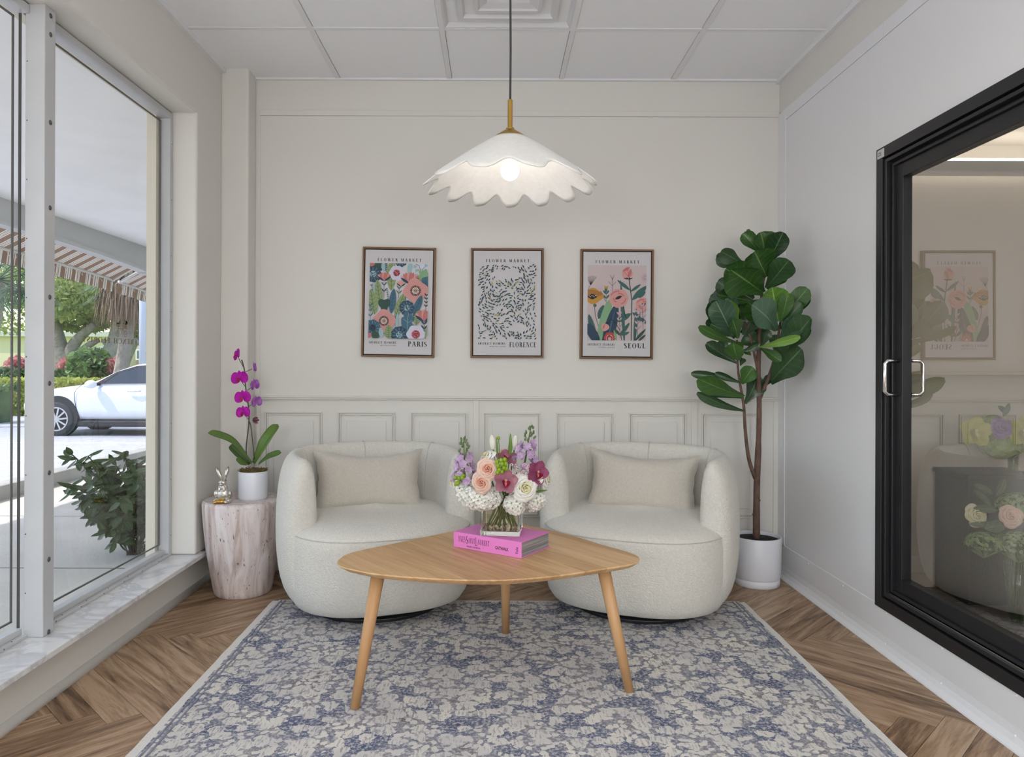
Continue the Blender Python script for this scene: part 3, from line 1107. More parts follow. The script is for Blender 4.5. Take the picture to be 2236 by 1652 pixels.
def paris(A):
    A.poly([(0, 0), (1, 0), (1, 1.285), (0, 1.285)], 'white')
    A.poly([(.05, 0), (.24, 0), (.22, .12), (.15, .15), (.06, .06)], 'forest')
    A.leaf(-.02, .06, .09, -.05, .1, 'coral')
    A.leaf(.25, .16, .24, -.05, .1, 'sky'); A.sprig(.29, .18, .28, -.02, 6, .05, 'black', .012)
    A.rib(.37, .47, .38, -.08, .17, 'sage'); A.leaf(.67, .2, .70, -.05, .09, 'sky')
    A.daisy(.53, -.05, .11); A.blob(.92, .0, .1, 'lilac', 5, .1)
    A.daisy(.06, .19, .14)
    A.line([(.88, .3), (.87, .12), (.84, .03), (.78, .01)], .007, 'forest'); A.line([(.89, .25), (.9, .1), (.97, .02)], .007, 'forest'); A.line([(.87, .16), (.83, .1), (.8, .11)], .006, 'forest')
    for x, y in ((.77, .05), (.8, .12), (.82, .2), (.96, .03)):
        A.blob(x, y, .026, 'sky', 3, .25)
    A.blob(.93, .19, .09, 'mint', 5, .2); A.blob(.85, .26, .05, 'sage', 4, .15); A.blob(1.0, .33, .12, 'teal', 5, .1); A.rays(1.0, .33, .02, .1, 12, .005, 'navy')
    A.anem(.46, .165, .125)
    A.protea(.25, .3, .15); A.sprig(.25, .6, .25, .33, 2, .08, 'navy', .018)
    A.protea(.685, .34, .2); A.protea(.54, .39, .1, 'pink')
    A.sprig(.5, .6, .51, .4, 2, .08, 'forest', .014); A.sprig(.08, .55, .03, .36, 2, .05, 'black', .008)
    A.leaf(.09, .53, .06, .33, .04, 'sky')
    A.rib(.19, .75, .13, .28, .13, 'sage'); A.sprig(.33, .65, .3, .43, 6, .035, 'teal', .006)
    A.rib(.1, .88, .02, .45, .17, 'sage'); A.sprig(.62, .64, .61, .58, 4, .035, 'teal', .006)
    A.rib(.38, .86, .42, .43, .12, 'teal', 'navy'); A.rib(.45, .93, .6, .5, .13, 'sage')
    A.poppy(.79, .465, .2, .6)
    A.blob(.26, .72, .09, 'forest', 3, .25, sy=1.35, ph=1.6)
    A.rib(.76, .9, .9, .54, .12, 'teal', 'navy')
    A.sprig(.97, .8, .98, .52, 4, .06, 'black', .016)
    A.daisy(.645, .76, .125)
    A.poppy(.26, .99, .185, .2)
    A.sprig(.03, 1.0, .02, .7, 3, .08, 'teal', .02)
    A.rib(.81, 1.05, .85, .8, .11, 'sage')
    A.leaf(.48, 1.12, .49, .84, .05, 'sky')
    for k in range(8):
        A.blob(.66 + .05 * math.sin(k * 2.1), .9 + .045 * k, .07, 'teal', 3, .15)
    A.line([(.68, .85), (.66, 1.0), (.68, 1.2)], .006, 'sky'); A.line([(.66, 1.0), (.59, .95)], .005, 'sky'); A.line([(.66, 1.02), (.74, .97)], .005, 'sky')
    A.protea(.945, .98, .2); A.sprig(.95, 1.2, .95, 1.0, 2, .09, 'navy', .025)
    A.daisy(.07, 1.11, .14, 'teal', 'navy'); A.blob(.12, 1.24, .06, 'forest', 3, .1, sy=1.4); A.leaf(.23, 1.28, .2, 1.1, .08, 'sky')
    A.rib(.35, 1.3, .345, 1.05, .14, 'sage')
    A.daisy(.53, 1.22, .14)
    A.anem(.81, 1.21, .155)
    A.leaf(-.02, 1.28, .05, 1.2, .08, 'coral'); A.leaf(.97, 1.3, 1.0, 1.06, .04, 'sage')


def florence(A):
    rr = random.Random(11)
    pts = []
    tries = 0
    while len(pts) < 400 and tries < 20000:
        tries += 1
        x, y = rr.uniform(.01, .99), rr.uniform(.01, 1.275)
        if all((x - p[0]) ** 2 + (y - p[1]) ** 2 > .031 ** 2 for p in pts):
            if noise.noise(Vector((x * 3.2, y * 3.2, 2.0))) > 0.34:
                continue
            pts.append((x, y))
    for x, y in pts:
        a = 5.0 * noise.noise(Vector((x * 1.7, y * 1.7, 7.3))) + 1.2 * math.sin(x * 9) + rr.uniform(-.35, .35)
        l = rr.uniform(.036, .07)
        c = rr.choices(('navy', 'forest', 'fern', 'olive', 'black'), (5, 5, 2, 1.2, 2))[0]
        A.leaf(x - l / 2 * math.cos(a), y - l / 2 * math.sin(a), x + l / 2 * math.cos(a), y + l / 2 * math.sin(a), rr.uniform(.017, .026), c, 4)


def seoul(A):
    A.poly([(0, 0), (1, 0), (1, 1.285), (0, 1.285)], 'blush')
    A.line([(0, .44), (.04, .35)], .006, 'black')
    for k in range(9):
        a = math.radians(-140 + 12.5 * k)
        A.line([(.05, .345), (.06 + .08 * math.cos(a), .28 + .06 * math.sin(a)), (.08 + .1 * math.cos(a), .25 + .07 * math.sin(a))], .005, 'black')
        A.blob(.08 + .1 * math.cos(a), .25 + .07 * math.sin(a), .008, 'mauve', 3, 0, 6)
    A.rays(.2, .4, .01, .075, 10, .005, 'mauve'); A.line([(.22, .44), (.31, .62)], .007, 'black')
    A.sprig(.43, .48, .41, .17, 3, .07, 'mauve', .006); A.line([(.42, .46), (.42, .2)], .005, 'black')
    for sx in (-1, 1):
        A.line([(.42, .35), (.42 + sx * .07, .28)], .005, 'black'); A.line([(.42, .25), (.42 + sx * .035, .17)], .005, 'black')
    A.leaf(.31, .47, .315, .37, .05, 'fern'); A.poly([(.285, .4), (.285, .345), (.315, .37), (.345, .345), (.345, .4)], 'mustard')
    A.sprig(.32, .65, .315, .46, 2, .09, 'fern', .03)
    A.blob(.09, .53, .17, 'mustard', 4, .1, sy=.75); A.blob(.09, .49, .15, 'ochre', 3, .12, sy=.45); A.blob(.08, .54, .075, 'black', 4, .1, sy=.55)
    for k in range(7):
        A.blob(.03 + .02 * k, .53 + .012 * math.sin(k * 2), .007, 'cream', 3, 0, 6)
    A.leaf(.13, .72, .12, .66, .06, 'fern'); A.line([(.12, .7), (.13, .85), (.19, 1.05), (.2, 1.285)], .009, 'fern')
    A.rib(.18, .9, .28, .68, .09, 'fern', 'forest', 4); A.rib(.18, .92, .37, .73, .07, 'fern', 'forest', 4)
    A.leaf(.2, 1.5, .38, .58, .2, 'mint', 12, .5); A.leaf(.28, 1.5, .5, .66, .2, 'navy', 12, .5); A.leaf(.3, 1.45, .48, .72, .02, 'teal')
    A.leaf(.64, 1.4, .56, .24, .06, 'fern', 12); A.leaf(.8, 1.4, .84, .66, .06, 'fern', 12)
    A.line([(.75, 1.285), (.755, .6), (.73, .42), (.70, .2)], .016, 'forest')
    for x0, y0, x1, y1, w in ((.75, .6, 1.02, .34, .1), (.73, .45, .91, .32, .05), (.73, .43, .5, .25, .06), (.75, .82, .5, .97, .1), (.76, .8, 1.02, 1.0, .09), (.87, .56, .99, .44, .06)):
        A.leaf(x0, y0, x1, y1, w, 'fern')
    A.blob(.67, .14, .09, 'pink', 3, .05, sy=1.0); A.leaf(.6, .1, .72, .03, .05, 'coral'); A.leaf(.69, .22, .74, .06, .05, 'coral'); A.line([(.6, .09), (.7, .2), (.68, .06)], .006, 'rose')
    for dx in (-.08, -.03, .03, .08):
        A.leaf(.69, .24, .69 + dx, .2 + abs(dx) * .2, .02, 'black')
    for cx, cy, r in ((.53, .565, .16), (.95, .68, .13)):
        A.blob(cx, cy, r, 'pink', 7, .04)
        for rr_, d in ((.75, 0), (.55, 2.0), (.9, 3.6), (.62, 4.6)):
            pts = [(cx + r * rr_ * math.cos(d + t * 1.2), cy + r * rr_ * .85 * math.sin(d + t * 1.2)) for t in [k / 6 for k in range(7)]]
            A.line(pts, .022, 'coral')
        A.leaf(cx - r * .4, cy + r * .1, cx + r * .35, cy - r * .25, .05, 'black')
    A.blob(.985, .21, .065, 'mauve', 6, .08); A.rays(.985, .21, .02, .035, 10, .004, 'black')
    A.line([(.61, .7), (.64, .85), (.66, .9)], .012, 'black'); A.line([(.9, .8), (.84, 1.05), (.8, 1.285)], .009, 'forest')
    A.line([(.35, 1.0), (.38, .93), (.44, .94), (.55, 1.1), (.59, 1.285)], .01, 'black')
    A.blob(.3, 1.06, .068, 'pink', 3, .08); A.leaf(.26, 1.1, .3, 1.0, .03, 'coral'); A.leaf(.3, 1.0, .38, .98, .03, 'black')
    for x0, y0 in ((.56, 1.15), (.86, 1.1), (.95, 1.0)):
        A.sprig(x0, y0 + .1, x0 - .02, y0 - .35, 4, .07, 'mauve', .03, .004); A.line([(x0, y0 + .1), (x0 - .02, y0 - .3)], .005, 'black')
        for k in range(3):
            A.line([(x0 - .005 * k, y0 - .1 * k), (x0 + .06, y0 - .1 * k - .07)], .004, 'black')
    A.rib(.56, 1.2, .72, .98, .06, 'fern', 'forest', 4); A.leaf(.45, 1.08, .56, 1.2, .05, 'forest'); A.leaf(.57, 1.2, .72, 1.14, .05, 'fern')
    A.rib(.14, 1.3, .02, .84, .1, 'fern', 'forest', 5); A.leaf(.2, 1.35, -.02, 1.0, .16, 'navy', 10, .5); A.line([(.02, .98), (.1, 1.05), (.18, 1.17)], .006, 'black')
    A.blob(.38, 1.24, .095, 'red', 6, .06); A.rays(.38, 1.25, .05, .062, 14, .012, 'cream'); A.rays(.38, 1.25, .035, .05, 12, .012, 'black'); A.blob(.38, 1.26, .03, 'mauve', 3, 0)
    A.leaf(.5, 1.3, .45, 1.1, .04, 'mint'); A.leaf(.8, 1.3, 1.0, 1.08, .05, 'forest'); A.leaf(.86, 1.3, 1.0, 1.18, .04, 'forest')


def poster(cx, cy, city, coord, art, label, rot, csz):
    W, Hh = 0.398, 0.598
    c = PY(cx, cy, YB - 0.02)
    t = thing('framed_poster', label, 'poster', (c.x, YB - 0.001, c.z), 'framed flower market posters')
    x0, x1, z0, z1 = c.x - W / 2, c.x + W / 2, c.z - Hh / 2, c.z + Hh / 2
    yf, yk = YB - 0.030, YB - 0.005
    b = 0.010
    for q in ((x0, x1, z1 - b, z1), (x0, x1, z0, z0 + b), (x0, x0 + b, z0 + b, z1 - b), (x1 - b, x1, z0 + b, z1 - b)):
        MB().box(q[0], q[1], yf, yk, q[2], q[3]).build('frame_side', WALNUT, t, bevel=0.0015)
    MB().box(x0 + b, x1 - b, yf + 0.012, yk, z0 + b, z1 - b).build('shadow_gap', M('frame_gap', rgb(40, 30, 24), .8) if 'frame_gap' not in bpy.data.materials else bpy.data.materials['frame_gap'], t)
    g = b + 0.005
    yp = yf + 0.004
    pr = MB().box(x0 + g, x1 - g, yp, yk - .002, z0 + g, z1 - g).build('print', PAPER, t)
    aw = W * 0.800
    ax = c.x - aw / 2
    az = c.z + Hh / 2 - 0.0875
    A = Art((ax, az), aw, yp - 0.0002)
    art(A)
    A.mb.build('artwork', [PAL[k] for k in PK], pr, recalc=False)
    mb = MB()
    za = az - 1.285 * aw
    U, V = (1, 0, 0), (0, 0, 1)
    yt = yp - 0.0003
    serif(mb, 'FLOWER', (c.x - aw * .37, yt, az + 0.0105), U, V, 0.0165, track=.4, length=aw * .345, T=.2)
    mb.build('title_lettering', INK, pr, recalc=False)
    mb = MB()
    serif(mb, 'MARKET', (c.x + aw * .028, yt, az + 0.0105), U, V, 0.0165, track=.4, length=aw * .352, T=.2)
    mb.build('title_lettering', INK, pr, recalc=False)
    mb = MB()
    serif(mb, 'ABSTRACT FLOWERS', (ax, yt, za - 0.029), U, V, 0.0120, length=aw * .47, T=.21)
    mb.build('caption_lettering', INK, pr, recalc=False)
    mb = MB()
    serif(mb, city, (ax + aw - csz * aw, yt, za - 0.042), U, V, 0.0275, length=csz * aw, T=.2)
    mb.build('city_lettering', INK, pr, recalc=False)
    mb = MB()
    plain(mb, coord, (ax + aw * .2, yt, za - 0.042), U, V, 0.0062, length=aw * .27)
    mb.build('coordinate_lettering', INK, pr, recalc=False)
    t.rotation_euler = (0, math.radians(rot), 0)
    return t


poster(870, 660.5, 'PARIS', '48°51\'24"N 2°21\'8"E', paris, 'leftmost framed print, pink poppies and teal leaves, reading PARIS', 0.8, .33)
poster(1107, 661.5, 'FLORENCE', '43°46\'17"N 11°15\'15"E', florence, 'middle framed print of scattered small green leaves reading FLORENCE', 0.05, .46)
poster(1346, 663, 'SEOUL', '37°33\'36"N 126°59\'24"E', seoul, 'rightmost framed print on blush ground, red ranunculus flowers, reading SEOUL', 0.3, .375)

# ------------------------------------------------------------------ armchairs
BOUCLE = M('boucle', rgb(219, 215, 206), 0.95, bump=(150, 0.9, 4, 0.006), sheen=0.3, spec=0.2, var=(90, 0.05))
BOUCLE2 = M('boucle_pillow', rgb(199, 192, 181), 0.95, bump=(170, 0.7, 4, 0.005), sheen=0.3, spec=0.2, var=(110, 0.05))
SEAM = M('boucle_seam', rgb(196, 192, 184), 0.95)  # seam tubes slightly darker than the boucle
BASEM = M('black_swivel_base', rgb(26, 26, 30), 0.35)


def sup(a, n):
    c, s = math.cos(a), math.sin(a)
    return (math.copysign(abs(c) ** (2 / n), c), math.copysign(abs(s) ** (2 / n), s))


def armchair(loc, rotz, label):
    t = thing('armchair', label, 'armchair', loc, 'pair of white armchairs', rotz)
    A_, B_ = 0.456, 0.40
    SA = 0.425
    TH = 0.125

    def foot(th):                                   # th from the back, outer footprint
        s, c = math.sin(th), math.cos(th)
        x, y = math.copysign(abs(s) ** 0.80, s) * A_, math.copysign(abs(c) ** 0.80, c) * B_
        return Vector((x, y, 0))

    prof = [(0.085, 0.05), (0.045, 0.085), (0.018, 0.15), (0.004, 0.26), (0.0, 0.38), (0.004, 0.50), (0.016, 0.60), (0.034, 0.668), (0.060, 0.706), (0.085, 0.716), (0.107, 0.701), (0.124, 0.655), (0.135, 0.58), (0.140, 0.48), (0.142, 0.36), (0.142, 0.2), (0.14, 0.06)]
    END = math.radians(112)
    NS = 44
    ths = [-END + 2 * END * k / NS for k in range(NS + 1)]
    rings = []

    def ring(th, adv, ks):
        p = foot(th)
        tg = (foot(th + .01) - foot(th - .01)).normalized()
        n = Vector((tg.y, -tg.x, 0))                # inward-pointing check below
        if n.dot(p) > 0:
            n = -n
        back = 0.5 + 0.5 * math.cos(th)
        out = []
        for d, z in prof:
            dd = 0.07 + (d - 0.07) * (0.25 + 0.75 * ks)
            zz = z
            if z > 0.5:
                zz = 0.5 + (z - 0.5) * (0.93 + 0.12 * back) - (1 - ks) * 0.06 * (z - 0.5) / 0.2
            q = p + n * dd
            sg = 1 if th > 0 else -1
            out.append(Vector((q.x, q.y, zz)) + tg * (adv * sg) + Vector((0, 0, 0)))
        return out
    for k, th in enumerate(ths):
        rings.append(ring(th, 0, 1.0))
    RE = 0.055
    for q in range(1, 6):
        a = q / 5 * PI / 2
        rings.append(ring(END, RE * math.sin(a), math.cos(a)))
        rings.insert(0, ring(-END, RE * math.sin(a), math.cos(a)))
    mb = MB()
    n = len(prof)
    vs = [p for r in rings for p in r]
    fs = []
    for i in range(len(rings) - 1):
        for k in range(n):
            fs.append((i * n + k, i * n + (k + 1) % n, (i + 1) * n + (k + 1) % n, (i + 1) * n + k))
    fs.append(tuple(range(n)))
    fs.append(tuple((len(rings) - 1) * n + k for k in range(n)))
    mb.add(vs, fs)
    sh_ = mb.build('shell', BOUCLE, t, smooth=True, local=True, sub=1)
    # seat block with rounded front
    mb = MB()
    lev = [(0.84, 0.048), (0.905, 0.06), (0.955, 0.095), (0.985, 0.16), (1.0, 0.25), (1.0, 0.33), (0.995, 0.365), (0.985, 0.383), (0.965, 0.395), (0.90, 0.410), (0.75, 0.425), (0.5, 0.436), (0.25, 0.44), (0.02, 0.441)]
    seg = 56
    vs, fs = [], []
    for s, z in lev:
        for k in range(seg):
            a = 2 * PI * k / seg
            c_, s_ = sup(a, 2.7)
            x = SA * c_
            y = (0.325 if s_ > 0 else 0.415) * s_
            zz = z + (0.02 * (y + 0.4) / 0.7 if z > 0.38 else 0)
            vs.append((x * s, y * s - 0.0, zz))
    for i in range(len(lev) - 1):
        for k in range(seg):
            k2 = (k + 1) % seg
            fs.append((i * seg + k, i * seg + k2, (i + 1) * seg + k2, (i + 1) * seg + k))
    fs.append(tuple(range(seg))[::-1])
    fs.append(tuple((len(lev) - 1) * seg + k for k in range(seg)))
    mb.add(vs, fs)
    st_ = mb.build('seat', BOUCLE, t, smooth=True, local=True)
    pts = []
    for k in range(41):
        a = PI + 0.08 + (PI - 0.16) * k / 40
        c_, s_ = sup(a, 2.7)
        pts.append((SA * c_ * 0.9885, 0.415 * s_ * 0.9885, 0.3805 + 0.02 * (0.415 * s_ + 0.4) / 0.7))
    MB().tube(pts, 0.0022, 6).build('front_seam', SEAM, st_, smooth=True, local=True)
    for th in (0.0, 1.0, -1.0):
        r = ring(th, 0, 1.0)
        q = r[6:14]
        cen = Vector((0, 0, 0.5))
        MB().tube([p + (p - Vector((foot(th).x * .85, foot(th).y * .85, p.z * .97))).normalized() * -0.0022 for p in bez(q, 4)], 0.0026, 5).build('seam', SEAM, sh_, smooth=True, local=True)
    MB().lathe([(0.29, 0.0), (0.305, 0.004), (0.305, 0.018), (0.295, 0.024), (0.20, 0.026), (0.20, 0.052)], 48).build('swivel_base', BASEM, t, smooth=False, local=True, bevel=0.002)
    return t


RUGZ = 0.012
CHL = Vector((-0.555, 3.455, RUGZ))
CHR = Vector((0.680, 3.455, RUGZ))
armchair(CHL, math.radians(21), 'white boucle swivel armchair beside the stone drum table')
armchair(CHR, math.radians(-21), 'white boucle swivel armchair beside the fig tree')


def pillow(c, w, h, rz, tilt, roll, label):
    mb = MB()
    nu, nv = 26, 18
    rr = random.Random(int(c[0] * 100))

    def side(sg):
        def fn(a, b):
            u, v = a * 2 - 1, b * 2 - 1
            e = max(0.0, (1 - abs(u) ** 2.6)) ** .5 * max(0.0, (1 - abs(v) ** 2.6)) ** .5
            th = 0.075 * e ** 0.9
            px = u * w / 2 * (1 - 0.12 * (1 - abs(v) ** 2.0))
            pz = v * h / 2 * (1 - 0.27 * (1 - abs(u) ** 1.8) * (1 if v > 0 else .55))
            edge = max(abs(u), abs(v)) ** 6
            th += 0.006 * (noise.noise(Vector((u * 5, v * 4, c[0] * 9))) * (e > 0.02))
            return (px + 0.003 * edge * math.sin(v * 14), sg * th, pz + 0.003 * edge * math.sin(u * 16))
        return fn
    mb.grid(side(-1), nu, nv, uv=False)
    mb.grid(side(1), nu, nv, uv=False)
    o = mb.build('lumbar_pillow', BOUCLE2, None, smooth=True, local=True, sub=1, recalc=True)
    o.location = c
    o.rotation_euler = Matrix.LocRotScale(None, (Matrix.Rotation(rz, 3, 'Z') @ Matrix.Rotation(tilt, 3, 'X') @ Matrix.Rotation(roll, 3, 'Y')).to_quaternion(), None).to_euler()
    tag(o, label, 'pillow', 'lumbar pillows on the armchairs')
    return o


pillow(PY(806, 1049, 3.53), 0.535, 0.31, math.radians(13), math.radians(-17), math.radians(0.5), 'beige boucle lumbar pillow on the armchair beside the stone drum table')
pillow(PY(1404, 1052, 3.53), 0.54, 0.315, math.radians(-16), math.radians(-17), math.radians(2.5), 'beige boucle lumbar pillow on the armchair beside the fig tree')

# ------------------------------------------------------------------ coffee table
TZ = 0.45
TWOOD, nt, b_, out_ = nodes('oak_tabletop')
tc = N(nt, 'ShaderNodeTexCoord')
mp = N(nt, 'ShaderNodeMapping')
mp.inputs['Rotation'].default_value = (0, 0, math.radians(52))
nt.links.new(tc.outputs['Object'], mp.inputs[0])
sp = N(nt, 'ShaderNodeSeparateXYZ')
nt.links.new(mp.outputs[0], sp.inputs[0])
fl = N(nt, 'ShaderNodeMath', operation='MULTIPLY'); fl.inputs[1].default_value = 11.0
nt.links.new(sp.outputs[1], fl.inputs[0])
f2 = N(nt, 'ShaderNodeMath', operation='FLOOR'); nt.links.new(fl.outputs[0], f2.inputs[0])
wn_ = N(nt, 'ShaderNodeTexWhiteNoise', noise_dimensions='1D'); nt.links.new(f2.outputs[0], wn_.inputs['W'])
mp2 = N(nt, 'ShaderNodeMapping'); mp2.inputs['Scale'].default_value = (2.5, 40, 40)
nt.links.new(mp.outputs[0], mp2.inputs[0])
gr = N(nt, 'ShaderNodeTexNoise', Scale=1.5, Detail=7.0, Distortion=0.6); nt.links.new(mp2.outputs[0], gr.inputs['Vector'])
ml = N(nt, 'ShaderNodeMath', operation='MULTIPLY_ADD'); ml.inputs[1].default_value = 0.45
nt.links.new(wn_.outputs[0], ml.inputs[0]); nt.links.new(gr.outputs[0], ml.inputs[2])
nt.links.new(ramp(nt, ml.outputs[0], [(0.35, rgb(176, 134, 90)), (0.72, rgb(205, 164, 116)), (1.0, rgb(222, 184, 138))]), b_.inputs['Base Color'])
b_.inputs['Roughness'].default_value = 0.42
LEGW = wood('oak_leg', rgb(164, 118, 76), rgb(190, 146, 100), rgb(206, 164, 120), (1.2, 1.2, 0.08), 0.45)
out_px = [(55, 350), (66, 325), (130, 285), (250, 254), (400, 223), (600, 181), (800, 138), (1000, 97), (1130, 72), (1200, 66), (1290, 66), (1370, 78), (1530, 112), (1700, 154), (1900, 214), (2050, 256), (2135, 284), (2163, 304), (2164, 325), (2120, 348),
          (1900, 385), (1600, 430), (1300, 458), (1060, 465), (800, 459), (500, 440), (300, 420), (150, 391), (80, 372)]
outl = [PZ(720 + x / 3.194, 1120 + y / 3.194, TZ) for x, y in out_px]
outl = bez(outl + [outl[0]], 4)[:-1]
tcn = sum((Vector((p.x, p.y, 0)) for p in outl), Vector()) / len(outl)
ctab = thing('coffee_table', 'three legged oak coffee table with a rounded triangular top', 'coffee table', (tcn.x, tcn.y, RUGZ))
mb = MB()
n = len(outl)
mid = Vector((tcn.x, tcn.y, 0))
lev = [(0.955, TZ - 0.020), (0.992, TZ - 0.008), (1.0, TZ - 0.004), (0.998, TZ - 0.001), (0.994, TZ)]
vs = [(mid.x + (p.x - mid.x) * s, mid.y + (p.y - mid.y) * s, z) for s, z in lev for p in outl]
fs = [tuple(range(n))[::-1], tuple(range((len(lev) - 1) * n, len(lev) * n))]
for i in range(len(lev) - 1):
    fs += [(i * n + k, i * n + (k + 1) % n, (i + 1) * n + (k + 1) % n, (i + 1) * n + k) for k in range(n)]
mb.add(vs, fs)
mb.build('tabletop', TWOOD, ctab)
for tp, bt in (((824, 1257), (777, 1547)), ((1322, 1242), (1377, 1508)), (None, (1106, 1380))):
    bpt = PZ(bt[0], bt[1], RUGZ)
    if tp:
        tpt = PZ(tp[0], tp[1], TZ - 0.02)
        tpt.y += 0.035
    else:
        tpt = Vector((bpt.x - 0.002, bpt.y - 0.1, TZ - 0.02))
    MB().tube([tpt, tpt.lerp(bpt, .5), bpt], [0.023, 0.0195, 0.0155], 20).build('leg', LEGW, ctab, smooth=True, bevel=0.0)

# ------------------------------------------------------------------ book
PINK = M('pink_book_cloth', rgb(226, 128, 198), 0.55, bump=(400, 0.05))
PAGES, nt, b_, out_ = nodes('book_pages')
tc = N(nt, 'ShaderNodeTexCoord')
wv = N(nt, 'ShaderNodeTexNoise', Scale=1.0, Detail=4.0)
mp = N(nt, 'ShaderNodeMapping'); mp.inputs['Scale'].default_value = (4, 4, 420)
nt.links.new(tc.outputs['Object'], mp.inputs[0]); nt.links.new(mp.outputs[0], wv.inputs['Vector'])
nt.links.new(ramp(nt, wv.outputs[0], [(0.3, rgb(92, 94, 98)), (0.7, rgb(176, 176, 178))]), b_.inputs['Base Color'])
BTH = 0.057
bl, br, bc = PZ(991.5, 1193.7, TZ), PZ(1140, 1219.4, TZ), PZ(1198.7, 1191, TZ)
u = (br - bl); u.z = 0; bw = u.length; u.normalize()
v = Vector((-u.y, u.x, 0))
bd = 0.202
book = thing('coffee_table_book', 'thick pink fashion book lying under the flower vase', 'book', (bl.x, bl.y, TZ))


def bk(a, b, c):
    p = bl + u * a + v * b
    return (p.x, p.y, TZ + c)


def bbox(name, a0, a1, b0, b1, c0, c1, mat, bev=0.0):
    mb = MB()
    vs = [bk(a, b, c) for c in (c0, c1) for b in (b0, b1) for a in (a0, a1)]
    mb.add(vs, [(0, 2, 3, 1), (4, 5, 7, 6), (0, 1, 5, 4), (2, 6, 7, 3), (0, 4, 6, 2), (1, 3, 7, 5)])
    return mb.build(name, mat, book, bevel=bev)


bbox('lower_cover', 0, bw, 0.004, bd, 0.0005, 0.0035, PINK, 0.001)
bbox('upper_cover', 0, bw, 0.004, bd, BTH - 0.003, BTH, PINK, 0.001)
sp_ = bbox('spine', 0, bw, 0, 0.004, 0.0005, BTH, PINK, 0.0015)
bbox('pages', 0.004, bw - 0.004, 0.004, bd - 0.005, 0.0035, BTH - 0.003, PAGES)
mb = MB()
U, V = u, Vector((0, 0, 1))
yo = -v * 0.0006
BI = M('book_ink', rgb(40, 22, 34), 0.6)
base = lambda a, c: Vector(bk(a, 0, c)) + yo
serif(mb, 'YVES', base(bw * .075, .024), U, V, 0.021, length=bw * .115, T=.13, t=.05)
serif(mb, 'S', base(bw * .192, .021), U, V, 0.028, length=bw * .035, T=.13, t=.05)
serif(mb, 'AINT', base(bw * .23, .024), U, V, 0.019, length=bw * .10, T=.13, t=.05)
serif(mb, 'L', base(bw * .335, .018), U, V, 0.030, length=bw * .032, T=.13, t=.05)
serif(mb, 'AURENT', base(bw * .37, .024), U, V, 0.019, length=bw * .175, T=.13, t=.05)
mb.build('title_lettering', BI, sp_, recalc=False)
mb = MB()
plain(mb, 'haute couture', base(bw * .205, .0085), U, V, 0.0075, length=bw * .205, shear=0.3)
mb.build('subtitle_lettering', BI, sp_, recalc=False)
mb = MB()
plain(mb, 'CATWALK', base(bw * .63, .019), U, V, 0.011, length=bw * .19, bold=0.02)
mb.build('series_lettering', BI, sp_, recalc=False)
mb = MB()
serif(mb, 'Y', base(bw * .955, .014), V, -U, 0.012, length=0.008)
plain(mb, 'ale', base(bw * .955, .0225), V, -U, 0.011, length=0.016)
mb.build('publisher_lettering', BI, sp_, recalc=False)
# ------------------------------------------------------------------ glass vase and bouquet
VZ = TZ + BTH + 0.0005
vc = PZ(1094, 1171, VZ)
vc = Vector((vc.x + 0.006, vc.y + 0.075, VZ))
VASEG, nt, b_, out_ = nodes('vase_glass')
b_.inputs['Transmission Weight'].default_value = 1.0
b_.inputs['Roughness'].default_value = 0.0
b_.inputs['IOR'].default_value = 1.45
b_.inputs['Base Color'].default_value = (0.96, 0.97, 0.96, 1)
WATER, nt, b_, out_ = nodes('vase_water')
nt.nodes.remove(b_)
tr_ = N(nt, 'ShaderNodeBsdfTransparent'); tr_.inputs[0].default_value = (0.93, 0.93, 0.84, 1)
nt.links.new(tr_.outputs[0], out_.inputs[0])
vase = thing('glass_vase', 'clear square glass vase standing on the pink book', 'vase', vc)
VH, VW, VT = 0.118, 0.073, 0.006
ra = math.radians(-6)


def vp(x, y, z):
    return (vc.x + x * math.cos(ra) - y * math.sin(ra), vc.y + x * math.sin(ra) + y * math.cos(ra), VZ + z)


mb = MB()
lo = [(-VW, -VW), (VW, -VW), (VW, VW), (-VW, VW)]
li = [(a * (VW - VT) / VW, b * (VW - VT) / VW) for a, b in lo]
vs = [vp(a, b, 0) for a, b in lo] + [vp(a, b, VH) for a, b in lo] + [vp(a, b, VH) for a, b in li] + [vp(a, b, 0.016) for a, b in li]
fs = [(3, 2, 1, 0), (12, 13, 14, 15)]
for q in range(3):
    fs += [(q * 4 + k, q * 4 + (k + 1) % 4, q * 4 + 4 + (k + 1) % 4, q * 4 + 4 + k) for k in range(4)]
mb.add(vs, fs)
mb.build('glass_body', VASEG, vase, bevel=0.003, seg=3)
WZ = 0.075
wl_ = [(a * 0.995, b * 0.995) for a, b in li]
mb = MB().add([vp(a, b, 0.0165) for a, b in wl_] + [vp(a, b, WZ) for a, b in wl_], [(3, 2, 1, 0), (4, 5, 6, 7)] + [(k, (k + 1) % 4, 4 + (k + 1) % 4, 4 + k) for k in range(4)])
mb.build('water', WATER, vase)

STEMG = M('flower_stem_green', rgb(96, 122, 52), 0.5, var=(20, 0.2))


